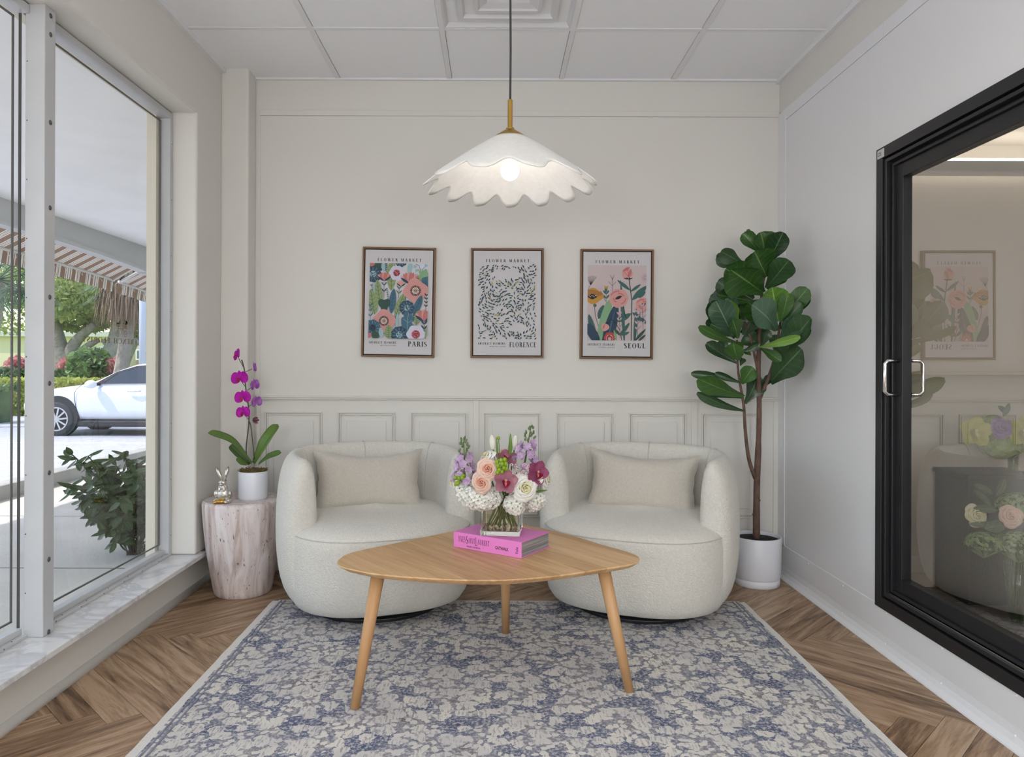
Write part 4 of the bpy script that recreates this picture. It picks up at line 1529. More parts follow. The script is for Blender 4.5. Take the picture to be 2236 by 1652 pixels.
def petalmat(name, c, c2=None, rough=0.6, tl=0.25):
    m, nt, b, out = nodes(name)
    tc = N(nt, 'ShaderNodeTexCoord')
    ns = N(nt, 'ShaderNodeTexNoise', Scale=45.0, Detail=3.0)
    nt.links.new(tc.outputs['Object'], ns.inputs['Vector'])
    col = ramp(nt, ns.outputs[0], [(0.35, c), (0.65, c2 or c)])
    nt.links.new(col, b.inputs['Base Color'])
    b.inputs['Roughness'].default_value = rough
    b.inputs['Specular IOR Level'].default_value = 0.2
    tr = N(nt, 'ShaderNodeBsdfTranslucent')
    nt.links.new(col, tr.inputs[0])
    ms = N(nt, 'ShaderNodeMixShader')
    ms.inputs[0].default_value = tl
    nt.links.new(b.outputs[0], ms.inputs[1]); nt.links.new(tr.outputs[0], ms.inputs[2]); nt.links.new(ms.outputs[0], out.inputs[0])
    return m


P_WHITE = petalmat('petal_white', rgb(248, 247, 240), rgb(253, 252, 248))
P_CREAM = petalmat('petal_cream', rgb(232, 224, 176), rgb(242, 238, 212))
P_PEACH = petalmat('petal_peach', rgb(242, 206, 188), rgb(247, 220, 206))
P_PEACHD = petalmat('petal_peach_deep', rgb(230, 164, 138), rgb(239, 188, 164))
P_LIL = petalmat('petal_lilac', rgb(188, 158, 196), rgb(212, 186, 216))
P_MAUVE = petalmat('petal_mauve', rgb(158, 98, 118), rgb(182, 128, 142))
P_MAUVE2 = petalmat('petal_plum', rgb(140, 66, 100), rgb(166, 92, 124))
P_LIP = petalmat('petal_lip', rgb(124, 14, 44), rgb(176, 50, 74))
P_LIP2 = petalmat('petal_lip_speck', rgb(214, 120, 128), rgb(226, 160, 160))
P_TULIP = petalmat('petal_tulip', rgb(240, 236, 222), rgb(246, 244, 236))
BUDG = M('bud_green', rgb(104, 122, 84), 0.6, var=(60, 0.25))
BERRY = M('berry_green', rgb(128, 158, 26), 0.35, var=(60, 0.15))
BLADE = leafmat('blade_leaf', rgb(74, 110, 40), rgb(112, 146, 62), rgb(140, 166, 90), 0.4, 3.0, 0.2)
P_YEL = petalmat('petal_yellow_green', rgb(196, 196, 96), rgb(214, 208, 126))
P_LIME = petalmat('petal_lime', rgb(168, 192, 108), rgb(196, 212, 142))
P_PURP = petalmat('petal_purple', rgb(150, 116, 170), rgb(180, 148, 194))
P_GRN = petalmat('petal_lace_green', rgb(130, 160, 96), rgb(176, 196, 138))


def basis(d):
    d = Vector(d).normalized()
    s = d.cross(Vector((0, 0, 1)))
    if s.length < .05:
        s = Vector((1, 0, 0))
    s.normalize()
    return s, s.cross(d).normalized(), d        # right, up, forward


def rose(mb, c, r, d, rr, inner=0, outer=0, n=25):
    """cupped petals spiralling out around direction d"""
    S, U_, D = basis(d)
    c = Vector(c)
    for k in range(n):
        q = k / (n - 1)
        mb.mi = inner if q < 0.4 else outer
        a0 = k * 2.399 + rr.uniform(-.2, .2)
        rad = r * (0.05 + 0.70 * q)
        span = 2.4 - 0.9 * q
        top = r * (0.62 - 0.42 * q * q)
        wob = rr.uniform(0, 6)

        def fn(a, t):
            an = a0 + (a - .5) * span
            e = 1 - abs(2 * a - 1) ** 3 * 0.75
            s = max(0.0, (t - .5) / .5) * e
            rho = rad * (0.5 + 0.5 * math.sin(min(1, t * 1.8) * PI / 2)) + r * (0.07 + 0.22 * q) * s
            z = -r * 0.5 + (top + r * 0.5) * min(1, t / .55) * (0.72 + 0.28 * e) + r * 0.03 * s - r * (0.03 + 0.22 * q) * s * s
            rho *= 1 + 0.025 * math.sin(a * 8 + wob) * q
            return c + (S * math.cos(an) + U_ * math.sin(an)) * rho + D * (z - r * .25)
        mb.grid(fn, 8, 6, uv=False)
    mb.mi = inner
    mb.ell(c - D * r * .25, (r * .3, r * .3, r * .3), 8, 6)


def petal(mb, c, d0, up, L, w, cup=0.2, bend=0.1, prof=None):
    c, d0 = Vector(c), Vector(d0).normalized()
    mb.leaf(c, c + d0 * L, w, up, bend, cup, prof, 7, 4)


WIDE = lambda t: math.sin(PI * min(1, t * .96 + .04)) ** 0.55
CYMB = lambda t: math.sin(PI * (t ** 0.85) * .97 + .03) ** 0.75


def cymbid(mb, c, r, d, roll, rr, pm=0, lm=1, sm=2):
    S, U_, D = basis(d)
    c = Vector(c)
    mb.mi = pm
    for k, a in enumerate((90, 160, 20, 232, 308)):
        an = math.radians(a + roll)
        dr = (S * math.cos(an) + U_ * math.sin(an) + D * 0.30).normalized()
        petal(mb, c, dr, D, r * (1.0 if k < 3 else 1.0), r * 0.86, 0.22, -0.06, WIDE)
    an = math.radians(270 + roll)
    dn = S * math.cos(an) + U_ * math.sin(an)
    mb.mi = lm
    petal(mb, c + D * r * .05, (dn * .8 + D * .75).normalized(), (D * .6 - dn * .8), r * 0.75, r * 0.62, 0.8, 0.15, WIDE)
    mb.mi = sm
    petal(mb, c + D * r * .16, (dn * .8 + D * .75).normalized(), (D * .6 - dn * .8), r * 0.5, r * 0.16, 0.2, 0.12, WIDE)
    mb.ell(c + D * r * .28 - dn * r * .06, (r * .10, r * .10, r * .12), 8, 6)


def floret(mb, p, nrm, r, rr, np_=4):
    S, U_, D = basis(nrm)
    a0 = rr.uniform(0, PI)
    for k in range(np_):
        an = a0 + 2 * PI * k / np_
        dr = (S * math.cos(an) + U_ * math.sin(an))
        q = dr.cross(D)
        a_ = p + dr * r * .1
        mb.add([a_, p + dr * r * .55 + q * r * .5 + D * r * .16, p + dr * r * 1.0 + D * r * rr.uniform(-.1, .3), p + dr * r * .55 - q * r * .5 + D * r * .16, p + dr * r * .6 + D * r * .02],
               [(0, 1, 4), (1, 2, 4), (2, 3, 4), (3, 0, 4)])


def hydrangea(mb, c, rad, n, fr, rr):
    c = Vector(c)
    for k in range(n):
        z = 1 - 2 * (k + .5) / n
        a = k * 2.39996
        s = math.sqrt(1 - z * z)
        d = Vector((s * math.cos(a), s * math.sin(a), z))
        p = c + Vector((d.x * rad[0], d.y * rad[1], d.z * rad[2])) * rr.uniform(.88, 1.05)
        nn = (Vector((d.x / rad[0], d.y / rad[1], d.z / rad[2])).normalized() + Vector([rr.uniform(-.3, .3) for _ in range(3)]))
        floret(mb, p, nn, fr * rr.uniform(.8, 1.15), rr)


bq = Vector((vc.x, vc.y, VZ + VH))
GRP = 'flowers in the square glass vase'


def spot(x, y, back=None):
    """front surface of the bouquet dome under a photo point"""
    Y = vc.y
    p = PY(x, y, Y)
    r2 = ((p.x - vc.x) ** 2 + (p.z - (VZ + 0.20)) ** 2)
    dy = -math.sqrt(max(0.0, 0.135 ** 2 - r2 * 0.55)) if back is None else back
    return PY(x, y, Y + dy)


stem_i = [0]


def stem_to(f, p, d, rad=0.003):
    """stem from the bloom through the neck to the vase floor"""
    k = stem_i[0]
    stem_i[0] += 1
    a = k * 2.4
    p, d = Vector(p), Vector(d).normalized()
    neck = Vector((vc.x + 0.018 * math.cos(a), vc.y + 0.018 * math.sin(a), VZ + VH - 0.005))
    out = neck - p
    bx_ = -max(-1, min(1, (p.x - vc.x) / .1)) * 0.048 + 0.012 * math.cos(a)
    by_ = -max(-1, min(1, (p.y - vc.y) / .1)) * 0.03 + 0.025 * math.sin(a * 1.3)
    fo = Vector((vc.x + max(-.056, min(.056, bx_)), vc.y + max(-.056, min(.056, by_)), VZ + 0.02))
    MB().tube(bez([p - d * 0.004, p.lerp(neck, .5) - d * 0.008, neck, neck.lerp(fo, .5), fo], 5), rad, 7).build('stem', STEMG, f, smooth=True)


def flower(name, label, cat, p):
    return thing(name, label, cat, p, GRP)


def lookdir(p, k=1.0, up=0.15):
    d = Vector(p) - Vector((vc.x, vc.y + 0.03, VZ + 0.17))
    d.normalize()
    return (d * k + Vector((0, -0.75, up))).normalized()


rr = random.Random(21)
for (x, y, r, inn, outr, lab, back, dirv) in (
        (1147.5, 1064, 0.054, P_CREAM, P_WHITE, 'large open white rose at the front right of the bouquet', None, (0.15, -1, 0.1)),
        (1066, 1024, 0.044, P_PEACHD, P_PEACH, 'upper of the two peach roses in the bouquet', None, (-0.1, -1, 0.25)),
        (1053, 1053, 0.043, P_PEACHD, P_PEACH, 'lower of the two peach roses in the bouquet', None, (-0.25, -1, 0.05)),
        (1063, 997, 0.043, P_CREAM, P_WHITE, 'white rose facing up behind the upper peach rose', -0.01, (-0.7, -0.3, 0.8)),
        (992, 1052, 0.040, P_CREAM, P_WHITE, 'white rose at the far left edge of the bouquet', -0.02, (-1, -0.4, 0.0)),
        (1194, 1046, 0.042, P_CREAM, P_WHITE, 'white rose at the far right edge of the bouquet', -0.02, (1, -0.35, 0.1)),
        (1102, 985, 0.026, P_PEACH, P_PEACH, 'peach rose half hidden behind the mauve orchid at the top', 0.05, (0.0, -0.3, 1.0))):
    p = spot(x, y, back)
    f = flower('rose', lab, 'rose', p)
    mb = MB()
    rose(mb, p, r, dirv, rr)
    mb.build('bloom', [inn] if inn is outr else [inn, outr], f, smooth=True, recalc=False) if inn is outr else None
    if inn is not outr:
        mb2 = MB()
        rose(mb2, p, r, dirv, rr, 0, 1)
        mb2.build('bloom', [inn, outr], f, smooth=True, recalc=False)
    stem_to(f, p, dirv)
for (x, y, lab, back, tilt) in ((1076, 965, 'white tulip bud standing up on the left of the bouquet', -0.01, -.1), (1125, 966, 'white tulip bud standing up on the right of the bouquet', 0.02, .12)):
    p = PY(x, y, vc.y + back)
    f = flower('tulip', lab, 'tulip', p)
    mb = MB()
    up = Vector((tilt, 0, 1)).normalized()
    S, U_, D = basis(up)
    for k in range(6):
        a = k * PI / 3
        o_ = S * math.cos(a) + U_ * math.sin(a)
        rr_ = 0.0115 if k % 2 else 0.0095

        def fn(a_, t, o_=o_, rr_=rr_):
            sd = up.cross(o_)
            w = 0.021 * math.sin(PI * min(1, .12 + t * .86)) ** .6
            rho = rr_ * math.sin(PI * min(1, .15 + t * .78)) ** .7
            k_ = (a_ - .5) * 2
            return p + up * (-0.025 + 0.052 * t) + o_ * (rho - 0.004 * k_ * k_) + sd * (k_ * w / 2)
        mb.grid(fn, 4, 8, uv=False)
    mb.build('bloom', P_TULIP, f, smooth=True, recalc=False)
    stem_to(f, p - up * 0.024, up)
for (x0, y0, x1, y1, w, lab, dy) in ((1087, 992, 1084, 951, 0.011, 'narrow green blade beside the left tulip', -0.02), (1114, 990, 1115, 944, 0.020, 'broad pointed green blade beside the right tulip', 0.0),
                                     (1172, 1073, 1197, 1069, 0.012, 'small green leaf under the right white rose', -0.05), (1010, 1000, 1003, 990, 0.010, 'small green leaf beside the left lilac stock', -0.02)):
    a_, b_2 = PY(x0, y0, vc.y + dy), PY(x1, y1, vc.y + dy)
    f = flower('leaf_blade', lab, 'leaf', a_)
    MB().leaf(a_, b_2, w, (0.2, -1, 0.1), 0.05, 0.25, lambda t: (1 - t) ** .6 * (.5 + .5 * min(1, t * 4))).build('blade', BLADE, f, smooth=True, recalc=False)
    stem_to(f, a_, Vector(b_2) - a_, 0.002)
for (x, y, r, dirv, roll, pm, lab, back) in ((1104, 1050, 0.048, (0.15, -1, 0.12), 10, P_MAUVE, 'dusky mauve orchid with a dark red lip at the front centre', None),
                                           (1172, 1031, 0.048, (0.45, -1, 0.1), 25, P_MAUVE2, 'plum coloured orchid at the upper right of the bouquet', None),
                                           (1107, 1003, 0.047, (0.1, -0.6, 0.9), 0, P_MAUVE, 'pale mauve orchid facing up at the top centre', 0.0)):
    p = spot(x, y, back)
    f = flower('cymbidium_orchid', lab, 'orchid', p)
    mb = MB()
    cymbid(mb, p, r, dirv, roll, rr)
    mb.build('bloom', [pm, P_LIP, P_LIP2], f, smooth=True, recalc=False)
    stem_to(f, p, dirv)
for (top, bot, lab, nfl, back) in (((1013, 955), (1016, 1056), 'lilac stock spike on the left of the bouquet', 34, -0.03), ((1160, 929), (1145, 1018), 'lilac stock spike on the right of the bouquet', 30, 0.0)):
    a_, b_2 = PY(bot[0], bot[1], vc.y + back), PY(top[0], top[1], vc.y + back)
    f = flower('stock_spike', lab, 'flower', a_)
    MB().tube([a_, b_2], [0.004, 0.002], 7).build('spike_stem', STEMG, f, smooth=True)
    mb, mg = MB(), MB()
    for k in range(nfl):
        t = k / nfl
        ang = k * 2.4
        rad = 0.036 * (1 - t) + 0.009
        pp = a_.lerp(b_2, t * 1.0) + Vector((math.cos(ang) * rad, math.sin(ang) * rad * .8, rr.uniform(-.006, .006)))
        if t < 0.62:
            for q in range(3):
                floret(mb, pp + Vector([rr.uniform(-.006, .006) for _ in range(3)]), Vector((math.cos(ang), math.sin(ang) - .5, .3 + rr.uniform(-.4, .4))), 0.0145 * rr.uniform(.8, 1.2), rr, 5)
        else:
            mg.ell(pp, (0.0045, 0.0045, 0.006), 6, 5)
            mg.ell(pp + Vector((rr.uniform(-.005, .005), -.003, .006)), (0.0035, 0.0035, 0.005), 6, 5)
    mb.build('petals', P_LIL, f, recalc=False)
    mg.build('buds', BUDG, f, smooth=True)
    stem_to(f, a_, b_2 - a_)
for (x, y, rad, n, fr, lab, back) in ((1052, 1085, (0.075, 0.055, 0.044), 190, 0.0165, 'wide white hydrangea head low on the left of the bouquet', -0.055), (1124, 1100, (0.036, 0.035, 0.034), 80, 0.015, 'small white hydrangea head under the big white rose', -0.075),
                                      (1166, 1092, (0.040, 0.04, 0.036), 80, 0.015, 'cream hydrangea head low on the right of the bouquet', -0.02), (1018, 1072, (0.036, 0.04, 0.036), 70, 0.015, 'white hydrangea head under the left lilac stock', -0.02)):
    p = PY(x, y, vc.y + back)
    f = flower('hydrangea', lab, 'hydrangea', p)
    mb = MB()
    mb.mi = 1
    mb.ell(p, tuple(q * .78 for q in rad), 12, 8)  # green core painted as the shade between the white florets
    mb.mi = 0
    hydrangea(mb, p, rad, n, fr, rr)
    mb.build('head', [P_WHITE, P_LIME], f, recalc=False)
    stem_to(f, p, (0, -.3, .6))
for (cx_, cy_, pts, r, lab) in ((1095, 1017, [(-9, -9), (0, -12), (8, -14), (-7, 0), (2, -4), (10, -5), (-4, 8), (6, 4), (11, 6), (2, 12), (-8, 14)], 0.0078, 'cluster of green berries at the centre of the bouquet'),
                                (1002, 1047, [(-7, -4), (0, -3), (8, -4), (-1, 8), (-5, 9), (10, -8)], 0.0074, 'cluster of green berries on the left under the stock')):
    p = spot(cx_, cy_)
    f = flower('berry_sprig', lab, 'berries', p)
    for dx, dy in pts:
        MB().ell(PY(cx_ + dx, cy_ + dy, p.y - 0.012 + rr.uniform(-.006, .006)), (r, r, r * 1.15), 10, 7).build('berry', BERRY, f, smooth=True)
    stem_to(f, p, (0, -1, 0.2), 0.002)
for x, y, lab in ((1089, 956, 'round green bud beside the left tulip'), (1174, 1012, 'round green bud behind the plum orchid')):
    p = PY(x, y, vc.y - 0.01)
    f = flower('green_bud', lab, 'bud', p)
    MB().ell(p, (0.006, 0.006, 0.0075), 10, 7).build('bud', BERRY, f, smooth=True)
    stem_to(f, p, (0, 0, 1), 0.0015)
p = spot(1132, 1022)
f = flower('wax_flower', 'spray of tiny pink wax flowers behind the big white rose', 'flower', p)
mb, mc = MB(), MB()
for k in range(22):
    q = PY(1132 + rr.uniform(-22, 24), 1022 + rr.uniform(-9, 12), p.y + rr.uniform(-.012, .012))
    floret(mb, q, Vector((rr.uniform(-.4, .4), -1, rr.uniform(-.2, .5))), 0.0052, rr, 5)
    mc.ell(q + Vector((0, -0.001, 0)), (0.0016, 0.0016, 0.0016), 6, 4)
mb.build('petals', petalmat('petal_pale_pink', rgb(222, 190, 200), rgb(232, 208, 214)), f, recalc=False)
mc.build('eyes', M('wax_eye', rgb(96, 40, 60), .5), f, smooth=True)
stem_to(f, p, (0, -1, 0.2), 0.002)
p = spot(1178, 1048)
f = flower('freesia_bud', 'closed white bloom in front of the plum orchid', 'flower', p)
mb = MB()
for k in range(5):
    a = k * 2 * PI / 5
    petal(mb, p + Vector((-0.012, 0, -0.008)), Vector((0.8, -.35 + .15 * math.cos(a), .55 + .15 * math.sin(a))), (math.cos(a), -.5, math.sin(a)), 0.036, 0.018, 0.6, .1, WIDE)
mb.build('bloom', P_WHITE, f, smooth=True, recalc=False)
stem_to(f, p, (0.3, -1, 0.2), 0.002)

# ------------------------------------------------------------------ stone drum side table
TRAV, nt, b_, out_ = nodes('travertine')
tc = N(nt, 'ShaderNodeTexCoord')
mp = N(nt, 'ShaderNodeMapping')
mp.inputs['Rotation'].default_value = (0.1, 0.35, 0.2)
mp.inputs['Scale'].default_value = (11, 11, 1.6)
nt.links.new(tc.outputs['Object'], mp.inputs[0])
n1 = N(nt, 'ShaderNodeTexNoise', Scale=1.6, Detail=9.0, Roughness=0.62, Distortion=0.9)
nt.links.new(mp.outputs[0], n1.inputs['Vector'])
c1 = ramp(nt, n1.outputs[0], [(0.28, rgb(150, 124, 112)), (0.45, rgb(200, 184, 178)), (0.6, rgb(224, 214, 212)), (0.8, rgb(234, 228, 228))])
mp2 = N(nt, 'ShaderNodeMapping'); mp2.inputs['Rotation'].default_value = (0.1, 0.35, 0.2); mp2.inputs['Scale'].default_value = (1.6, 1.6, .6)
nt.links.new(tc.outputs['Object'], mp2.inputs[0])
vo = N(nt, 'ShaderNodeTexNoise', Scale=62.0, Detail=2.0)
nt.links.new(mp2.outputs[0], vo.inputs['Vector'])
pit = ramp(nt, vo.outputs[0], [(0.66, (1, 1, 1, 1)), (0.72, (0.35, 0.3, 0.28, 1))])
mx = N(nt, 'ShaderNodeMix', data_type='RGBA', blend_type='MULTIPLY')
mx.inputs[0].default_value = 1.0
nt.links.new(c1, mx.inputs[6]); nt.links.new(pit, mx.inputs[7])
nt.links.new(mx.outputs[2], b_.inputs['Base Color'])
b_.inputs['Roughness'].default_value = 0.5
bp = N(nt, 'ShaderNodeBump', Strength=0.5, Distance=0.003)
nt.links.new(pit, bp.inputs['Height']); nt.links.new(bp.outputs[0], b_.inputs['Normal'])
SX, SY_, SZ = -1.245, 3.64, 0.462
mb = MB()
prof = [(0.130, 0.0), (0.136, 0.006), (0.142, 0.03), (0.158, 0.12), (0.174, 0.22), (0.186, 0.33), (0.193, 0.42), (0.194, 0.446), (0.190, 0.457), (0.183, SZ), (0.10, SZ), (0.0, SZ)]
mb.lathe(prof, 64, (SX, SY_, 0), cap=False)
stab = mb.build('drum_side_table', TRAV, None, smooth=False, bevel=0.0)
for p_ in stab.data.polygons:
    p_.use_smooth = p_.center.z < SZ - 0.02 or False
tag(stab, 'tapered travertine drum side table in the corner by the window', 'side table')

# rabbit figurine
SILV = M('antique_silver', (0.62, 0.59, 0.54, 1), 0.22, 1.0, bump=(160, 0.5, 4, 0.003), var=(30, 0.25))
GOLDP = M('gilded', rgb(214, 164, 84), 0.25, 1.0)
rp = PY(489, 1087, 3.52)
rx, ry, rz = rp.x, 3.52, SZ
rab = thing('rabbit_figurine', 'small silver rabbit figurine with upright ears on the stone drum table', 'figurine', (rx, ry, rz))
k = 3.52 / F                     # metres per pixel here


def RB(dx, dy, dz):
    return (rx + dx * k, ry + dy * k, rz + dz * k)


mb = MB()
mb.ell(RB(1, 0, 19), (16 * k, 14 * k, 18 * k), 20, 14)
mb.ell(RB(0, 0, 34), (12 * k, 11 * k, 12 * k), 18, 12)
mb.ell(RB(0, -3, 44), (9.5 * k, 10 * k, 9.5 * k), 18, 12)
mb.ell(RB(0, -11, 42), (5 * k, 5 * k, 4.6 * k), 12, 8)
for s in (-1, 1):
    mb.ell(RB(s * 15, 0, 20), (6 * k, 8 * k, 10 * k), 12, 9)
    mb.ell(RB(s * 13, -6, 6), (6.5 * k, 9 * k, 6 * k), 12, 8)
    mb.ell(RB(s * 5, -9, 30), (3 * k, 4 * k, 8 * k), 10, 7)
mb.build('body', SILV, rab, smooth=True)
for s, tip in ((-1, (-17, 2, 78)), (1, (10, 2, 79))):
    a_ = Vector(RB(s * 3, -1, 51)); b2 = Vector(RB(*tip))
    MB().tube([a_, a_.lerp(b2, .35), a_.lerp(b2, .7), b2], [2.4 * k, 4.0 * k, 4.2 * k, 1.2 * k], 10).build('ear', SILV, rab, smooth=True)
MB().ell(RB(-3, -12, 5), (12 * k, 6 * k, 4.5 * k), 12, 8).ell(RB(-12, -13, 4), (5 * k, 8 * k, 4 * k), 10, 7).build('gilded_paw', GOLDP, rab, smooth=True)
for s in (-1, 1):
    MB().ell(RB(s * 11, -13, 4.5), (5 * k, 7 * k, 4.2 * k), 10, 7).build('paw', SILV if s > 0 else GOLDP, rab, smooth=True)
    MB().ell(RB(s * 6, -11, 46), (1.6 * k, 1.6 * k, 1.9 * k), 8, 6).build('eye', SILV, rab, smooth=True)

# potted phalaenopsis
OY = 3.64
oc = PY(554, 1080, OY)
orch = thing('potted_orchid', 'magenta moth orchid in a white cylinder pot on the stone drum table', 'potted plant', (oc.x, OY, SZ))
POTW = M('white_ceramic', rgb(226, 227, 234), 0.35)
ko = OY / F
PR, PH = 31 * ko, 60 * ko
MB().lathe([(PR * .93, 0), (PR * .97, 0.003), (PR, 0.012), (PR, PH), (PR * .94, PH), (PR * .94, PH * .85), (0.0, PH * .85)], 40, (oc.x, OY, SZ), cap=False).build('pot', POTW, orch, smooth=True, bevel=0.0015)
MOSS = M('moss', rgb(110, 92, 48), 0.9, bump=(200, 1.0, 4, 0.008), var=(70, 0.5))
mb = MB()
rm = random.Random(8)
mb.ell((oc.x, OY, SZ + PH - 0.004), (PR * .93, PR * .93, 0.016), 24, 10)
for _ in range(260):
    a_ = rm.uniform(0, 2 * PI); q = PR * .98 * math.sqrt(rm.random())
    b0 = Vector((oc.x + q * math.cos(a_), OY + q * math.sin(a_), SZ + PH + 0.008 * rm.random()))
    d_ = Vector((rm.uniform(-1, 1), rm.uniform(-1, 1), rm.uniform(-.1, .7))) * 0.014
    mb.tube([b0, b0 + d_], 0.0011, 3, cap=False)
mb.build('moss', MOSS, orch)
LFO = leafmat('orchid_leaf', rgb(58, 84, 34), rgb(92, 122, 52), rgb(100, 132, 66), 0.4, 0.0)


def oz(x, y, dY=0.0):
    return PY(430 + x / 4.348, 740 + y / 4.348, OY + dY)


OL = lambda t: (0.35 + 0.65 * min(1, t * 2.2)) * (1 - max(0, (t - .75) / .25) ** 2.4) ** .5 if t < 1 else 0.02
for bs, md, tp, w, nr in (((520, 1190, 0), (330, 985, -.08), (105, 900, -.14), .062, (0.3, -.45, 1)), ((545, 1185, 0), (650, 985, -.03), (770, 815, .02), .060, (-.4, -1, .25)),
                          ((590, 1195, -.02), (690, 1125, -.05), (805, 1085, -.06), .040, (-.2, -.7, .8)), ((505, 1195, .02), (400, 1090, .03), (325, 1010, .06), .045, (-.2, -.8, .8)),
                          ((480, 1198, -.02), (430, 1170, -.04), (388, 1130, -.06), .030, (-.3, -.9, .3))):
    P3 = bez([oz(*bs), oz(*md), oz(*tp)], 8)
    nr = Vector(nr)

    def fn(a, t, P3=P3, w=w, nr=nr):
        q = t * (len(P3) - 1)
        i = min(int(q), len(P3) - 2)
        p = P3[i].lerp(P3[i + 1], q - i)
        d = (P3[i + 1] - P3[i]).normalized()
        s = d.cross(nr).normalized()
        uu = s.cross(d)
        kk = (a - .5) * 2
        ww = OL(t) * w / 2
        return p + s * kk * ww + uu * (abs(kk) * ww * .35)
    MB().grid(fn, 6, 18).build('leaf', LFO, orch, smooth=True, recalc=False, solid=0.0015)
STEMO = M('orchid_stem', rgb(78, 70, 58), 0.6)
MB().tube(bez([oz(490, 1190), oz(470, 1050), oz(495, 800), oz(490, 640), oz(465, 480), oz(450, 300), oz(425, 205)], 6), 0.0032, 8).build('stem', STEMO, orch, smooth=True)
MB().tube(bez([oz(548, 1150, -.01), oz(518, 860, -.01), oz(500, 790, 0)], 6), 0.0026, 6).build('support_stake', STEMO, orch, smooth=True)
MAG = petalmat('phal_magenta', rgb(162, 8, 146), rgb(190, 30, 172), .5, .2)
MAGB = petalmat('phal_back', rgb(150, 70, 168), rgb(190, 130, 200), .5, .3)
LIPM = petalmat('phal_lip', rgb(140, 10, 60), rgb(190, 60, 100), .4, .1)
ROUND = lambda t: max(0.0, 1 - (2 * t - 1.04) ** 2) ** .5 if t < .99 else .25


def phal(c, r, d, roll, mat, lip=True):
    c = Vector(c)
    S, U_, D = basis(d)
    f = MB()
    for a, L, w in ((90, .92, .58), (205, .85, .5), (335, .85, .5)):
        an = math.radians(a + roll)
        f.leaf(c, c + (S * math.cos(an) + U_ * math.sin(an) + D * .05) * r * L, r * w, D, -.05, .15, CYMB, 7, 4)
    for a in (18, 162):
        an = math.radians(a + roll)
        f.leaf(c + D * r * .04, c + D * r * .10 + (S * math.cos(an) + U_ * math.sin(an)) * r * 1.02, r * 1.25, D, -.06, .12, ROUND, 9, 6)
    o = f.build('flower', mat, orch, smooth=True, recalc=False)
    if lip:
        l = MB()
        dn = U_ * -1
        for s in (-1, 1):
            l.leaf(c + D * r * .1, c + D * r * .34 + S * s * r * .22 + dn * r * .05, r * .3, D, .1, .6, WIDE, 5, 4)
        l.leaf(c + D * r * .1, c + D * r * .42 + dn * r * .42, r * .34, D * .4 - dn, .2, .5, WIDE, 6, 4)
        l.ell(c + D * r * .2, (r * .1, r * .1, r * .1), 8, 6)
        l.build('lip', LIPM, o, smooth=True, recalc=False)
    return o


for (x, y, r, d, roll, mat, dy) in ((385, 165, 72, (-.75, -.6, .1), -18, MAG, -.05), (410, 388, 84, (-.2, -1, 0), -6, MAG, -.07), (440, 570, 80, (-.2, -1, 0), -6, MAG, -.07), (445, 712, 74, (-.3, -1, 0), -6, MAG, -.06)):
    phal(oz(x, y, dy), r * ko / 4.348 * 1.05, d, roll, mat)
for (x, y, r, d, roll) in ((545, 285, 68, (.85, .5, .1), 0), (545, 452, 74, (.6, .8, 0), 10), (565, 612, 74, (.5, .85, 0), 10)):
    phal(oz(x, y, .03), r * ko / 4.348, d, roll, MAGB, False)
for (a0, b0) in (((460, 320), (525, 290)), ((478, 495), (525, 460)), ((490, 650), (530, 620)), ((455, 300), (395, 190)), ((468, 470), (430, 420)), ((490, 620), (450, 590)), ((492, 770), (455, 730))):
    MB().tube([oz(*a0), oz(b0[0], b0[1], .0)], 0.0016, 5).build('pedicel', STEMO, orch, smooth=True)
mb = MB()
for k_ in range(5):
    a_ = k_ * 1.256
    petal(mb, oz(530, 778, .01), Vector((.9, .3 * math.cos(a_), .35 * math.sin(a_))), (0, math.cos(a_), math.sin(a_)), .033, .016, .5, .15, WIDE)
mb.build('wilting_bud', petalmat('phal_bud', rgb(112, 66, 84), rgb(146, 100, 112)), orch, smooth=True, recalc=False)

# ------------------------------------------------------------------ fiddle leaf fig
FY = 3.80
fcx = PY(1654, 1170, FY).x
fig = thing('fiddle_leaf_fig', 'tall fiddle leaf fig tree in a white pot in the back corner', 'potted plant', (fcx, FY, 0))
pot = MB().lathe([(0.103, 0.028), (0.112, 0.034), (0.118, 0.05), (0.122, 0.247), (0.120, 0.250), (0.116, 0.250), (0.113, 0.235), (0.110, 0.05), (0.0, 0.05)], 48, (fcx, FY, 0), cap=False).build('pot', POTW, fig, smooth=True, bevel=0.001)
MB().lathe([(0.108, 0.0), (0.113, 0.004), (0.114, 0.036), (0.110, 0.038), (0.108, 0.030), (0.0, 0.024)], 48, (fcx, FY, 0), cap=False).build('saucer', POTW, fig, smooth=True)
MB().lathe([(0.112, 0.232), (0.06, 0.236), (0.0, 0.236)], 32, (fcx, FY, 0), cap=False).build('soil', M('dark_soil', rgb(38, 32, 32), 0.95, bump=(120, .6)), fig)
BARK = M('fig_bark', rgb(104, 82, 72), 0.8, bump=(60, 0.7, 4, 0.006), var=(25, 0.3))


def fz(x, y, crop, dY):
    return PY(1500 + x / 6.883, (490 if crop == 'a' else 680) + y / 6.883, FY + dY)


def fp(x, y, dY):
    return PY(x, y, FY + dY)


